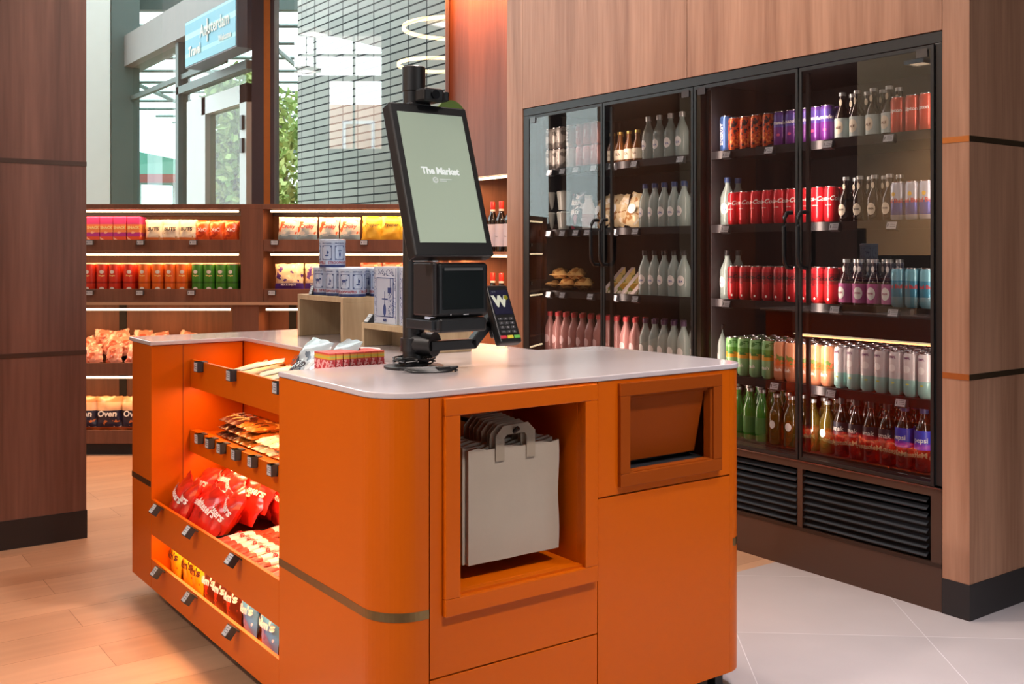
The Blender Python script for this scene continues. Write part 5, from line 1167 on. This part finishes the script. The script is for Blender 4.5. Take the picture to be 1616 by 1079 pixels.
    og = bands('orange_bag', [(0, 'd95a24')], rough=.3, blot=['f0a060', 'b83a18'], bscale=20, btresh=.6, coat=.3); row(Kind([make_pack('crisps_bag', .095, .13, .05, og, '', 'crisps bag', k+310, letters=[('XtC', .03, .07, INKW, .0008, 0)]) for k in range(2)]), (320, 342, 365), z1, D+.075, 'bright orange crisps bag on the upper left shelf', 'orange crisps bags')
    def tubes(col, key, pxs, dark):
        proto = None
        R, H = .036, .168
        for i, px in enumerate(pxs):
            for q in range(2):
                if proto is None:
                    m = MB(); m.lathe([(R*.96, 0), (R, .003), (R, H-.008), (R*.98, H-.006)], 24); proto = m.build('crisps_tube', bands('tube_'+key, [(0, col), (.045, dark), (.055, col)], rough=.35, blot=dark, bscale=14, btresh=.66), smooth=True)
                    m = MB(); m.lathe([(R*1.01, H-.009), (R*1.02, H-.002), (R*.9, H), (0, H)], 24); m.build('lid', M('tube_lid', 'e0c8a8', .35), proto, smooth=True)
                    m = MB(); ellipse(m, .0135, .011, 0, .115, rad=R+.0006, n=18); ellipse(m, .0145, .009, 0, .014, rad=R+.0006, n=18); m.build('logo_patch', M('logo_white', 'd9d2c8', .4), proto)
                    m = MB(); put_text(m, 'Pringles', .0115, 0, 0, .092, rad=R+.0008, bold=.0006); m.build('lettering', M('tube_yellow', 'e8c878', .4), proto); o_ = proto
                else: o_ = copy_tree(proto)
                v = W(rd(px, D+.07), D+.062+q*.076, z2); o_.location = v; o_.rotation_euler = (0, 0, ROT+RN.uniform(-.3, .3))
                tag(o_, ('%s crisps tube on the second shelf of the left bay, %s from left' % (key, ORD[i])) if q == 0 else '%s crisps tube behind the front row, left bay' % key, 'crisps tube', key+' crisps tubes'+('' if q == 0 else ', back row'))
    tubes('c9341c', 'red', (143, 163, 182, 205), '9a1c10'); tubes('d9641c', 'orange', (229, 250, 270, 288), 'b04810'); tubes('3f7f24', 'green', (313, 331, 350, 368), '2a5c18')
    wr = bands('white_red_bag', [(0, '8fb0b8'), (.04, 'e9e0d0')], rough=.35, blot=['d9683c', 'b9c9c4'], bscale=18, btresh=.6, brange=(.03, .13)); row(Kind([make_pack('crisps_bag', .125, .15, .055, wr, '', 'crisps bag', k+320, letters=[('Croky', .032, .09, INKR, .001, .2)]) for k in range(3)]), (455, 485, 519, 552), z1, D+.075, 'white and teal crisps bag on the upper right shelf', 'white crisps bags')
    yl = bands('yellow_bag', [(0, 'e8b83a')], rough=.35, blot='f4d878', bscale=14, btresh=.6); row(Kind([make_pack('crisps_bag', .125, .155, .055, yl, '', 'crisps bag', k+330, letters=[('Proper', .03, .1, INKB, .0006, .2)]) for k in range(2)]), (587, 618, 646), z1, D+.075, 'yellow crisps bag on the upper right shelf', 'yellow crisps bags')
    pu = bands('purple_bag', [(0, '4a2a80'), (.045, 'e6c8a0')], rough=.35, blot=['5a3484', 'f0e0c0'], bscale=30, btresh=.6, brange=(.045, .2)); row(Kind([make_pack('popcorn_bag', .175, .165, .06, pu, '', 'popcorn bag', k+340, letters=[('MIX & ENJOY', .016, .035, INKW, .0006, 0)]) for k in range(2)]), (457, 503), z2, D+.08, 'purple and cream popcorn bag on the second shelf, right bay', 'popcorn bags')
    rd_ = bands('red_bag', [(0, 'b83222')], rough=.35, blot='e87a4a', bscale=18, btresh=.6); row(Kind([make_pack('crisps_bag', .13, .17, .055, rd_, '', 'crisps bag', 350)]), (585, 620), z2, D+.08, 'red crisps bag on the second shelf, right bay', 'red crisps bags')
    # salmon bags heaped on the third shelf
    sm = bands('salmon_bag', [(0, 'd58f78')], rough=.3, blot=['f0d2c0', 'b0563c'], bscale=12, btresh=.58, coat=.4); K = Kind([make_pack('salmon_snack_bag', .15, .18, .06, sm, '', 'snack bag', k+360, wr=.012) for k in range(3)])
    for ly, (dz, dd, pxs) in enumerate(((0, .075, (150, 182, 214, 246, 278)), (.045, .13, (140, 166, 198, 230, 262, 292)), (.075, .19, (150, 184, 216, 250, 280)))):
        for i, px in enumerate(pxs):
            K.place(W(rd(px, D+.1), D+dd, z3+dz), Rm(ROT+RN.uniform(-.3, .3), -.3-RN.uniform(0, .3), RN.uniform(-.5, .5)), 'salmon snack bag heaped on the third shelf, left bay, %s layer, %s from left' % (['front', 'middle', 'back'][ly], ORD[i]), 'salmon snack bags', .72)
    ob = bands('navy_bag', [(0, 'c9632c'), (.02, '25243c'), (.12, 'e0b48c'), (.17, 'c98a5a')], rough=.3, blot=['e9dcd0', 'd9793c'], bscale=24, btresh=.64, brange=(.02, .072), coat=.3)
    row(Kind([make_pack('navy_snack_bag', .16, .205, .07, ob, '', 'snack bag', k+370, letters=[('Oven', .052, .1, INKW, .0016, .1)], wr=.007) for k in range(2)]), (133, 172, 212, 252, 292), z4, D+.09, 'navy and orange oven snack bag on the lowest shelf, left bay', 'navy oven snack bags')
    # price tags
    for py, pxs, nm in ((379, (143, 223, 306), 'upper shelf, left bay'), (458, (143, 222, 303), 'second shelf, left bay'), (379, (434, 575), 'upper shelf, right bay'), (458, (430,), 'second shelf, right bay')):
        for i, px in enumerate(pxs):
            v = BK(rd(px, D), D-.0205, zz(py)); place_tag(v, ROT, 'small shelf price tag on the rear unit, %s, %s from left' % (nm, ORD[i]), 0, 'price tags on the rear shelves', .8, 1.6)
rear_shelves()

# ================================================================ WINE ALCOVE
def wine():
    x0 = 3.53; ya, yb = 4.5845, 5.60
    e = empty('wine_cabinet', (x0, 5.1, 0)); o = Vector((x0, 5.1, 0)); tag(e, 'tall walnut wine cabinet with lit shelves between window and drinks cabinet', 'wine cabinet')
    def P(name, mb, mats, **k):
        for v in mb.v: v -= o
        return mb.build(name, mats, e, **k)
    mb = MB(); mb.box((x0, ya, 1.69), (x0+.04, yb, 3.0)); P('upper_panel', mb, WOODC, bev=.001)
    mb = MB(); mb.box((x0+.36, ya, 0), (x0+.38, yb, 3.0)); P('back_board', mb, WOODW)
    mb = MB(); mb.box((x0, yb, 0), (x0+.38, yb+.02, 3.2)); P('side_panel', mb, WOODW)
    mb = MB(); mb.box((x0-.012, yb+.005, 1.4), (x0+.0, yb+.02, 3.2)); P('edge_strip', mb, M('pale_edge', 'b0a8a4', .4))
    for z in (1.235, .80, .42): mb = MB(); mb.box((x0+.02, ya, z-.02), (x0+.359, yb-.001, z)); P('shelf', mb, WOODW)
    mb = MB(); mb.box((x0, ya, 0), (x0+.36, yb-.001, .1)); P('plinth', mb, DARK)
    mb = MB(); mb.box((x0, ya, 3.0), (x0+.38, yb, 3.03)); P('top_panel', mb, WOODW)
    for z in (1.672, 1.2, .77):
        mb = MB(); mb.box((x0+.03, ya+.02, z), (x0+.042, yb-.02, z+.014)); P('led_strip', mb, LED)
        l = area('alcove_light', (x0+.07, (ya+yb)/2, z-.01), (.03, .9), 5, 'ffb878'); l.data.size, l.data.size_y = .03, .9
    l = area('alcove_wash', (x0-.13, 5.1, 3.0), (.1, .9), 42, 'ff8c40', (0, math.radians(-18), 0)); l.data.size, l.data.size_y = .1, .9
    mb = MB(); mb.box((x0-.2, ya, 3.03), (x0+.38, yb, 3.2)); P('soffit', mb, WOODS)
    mb = MB(); mb.box((x0-.17, ya+.03, 3.022), (x0-.09, yb-.03, 3.03)); P('led_strip', mb, LED)
    proto = None
    gl = bottle_glass('wine_glass', '15100f', .98); R = .038
    for z, n, a in ((1.2355, 7, 'upper'), (.8005, 7, 'lower')):
        for i in range(n):
            if proto is None:
                m = MB(); m.lathe([(0, 0), (R*.9, 0), (R, .004), (R, .185), (R*.8, .205), (.016, .235), (.0145, .25), (.0145, .3), (0, .3)], 24); proto = m.build('wine_bottle', gl, smooth=True)
                m = MB(); m.lathe([(.0155, .245), (.0155, .3), (.014, .303), (0, .303)], 20); m.build('capsule', M('red_capsule', 'b3261f', .35, coat=.3), proto, smooth=True)
                m = MB(); m.lathe([(.0158, .244), (.0158, .256)], 20); m.build('collar', PAPERW, proto, smooth=True)
                m = MB(); m.lathe([(R+.0006, .03), (R+.0006, .165)], 28); m.f = m.f[:-2]; m.m = m.m[:-2]; m.build('paper_label', M('lilac_white_label', 'd6cdd2', .5, var=.03), proto, smooth=True)
                m = MB(); put_text(m, 'Vino', .014, 0, 0, .09, rad=R+.001); m.build('lettering', INKB, proto); b = proto
            else: b = copy_tree(proto)
            b.location = (x0+.09, ya+.10+i*.092, z); b.rotation_euler = (0, 0, LEFTF); tag(b, 'red capped wine bottle on the %s alcove shelf, %s from the right' % (a, ORD[i]), 'wine bottle', 'wine bottles on the %s alcove shelf' % a)
wine()
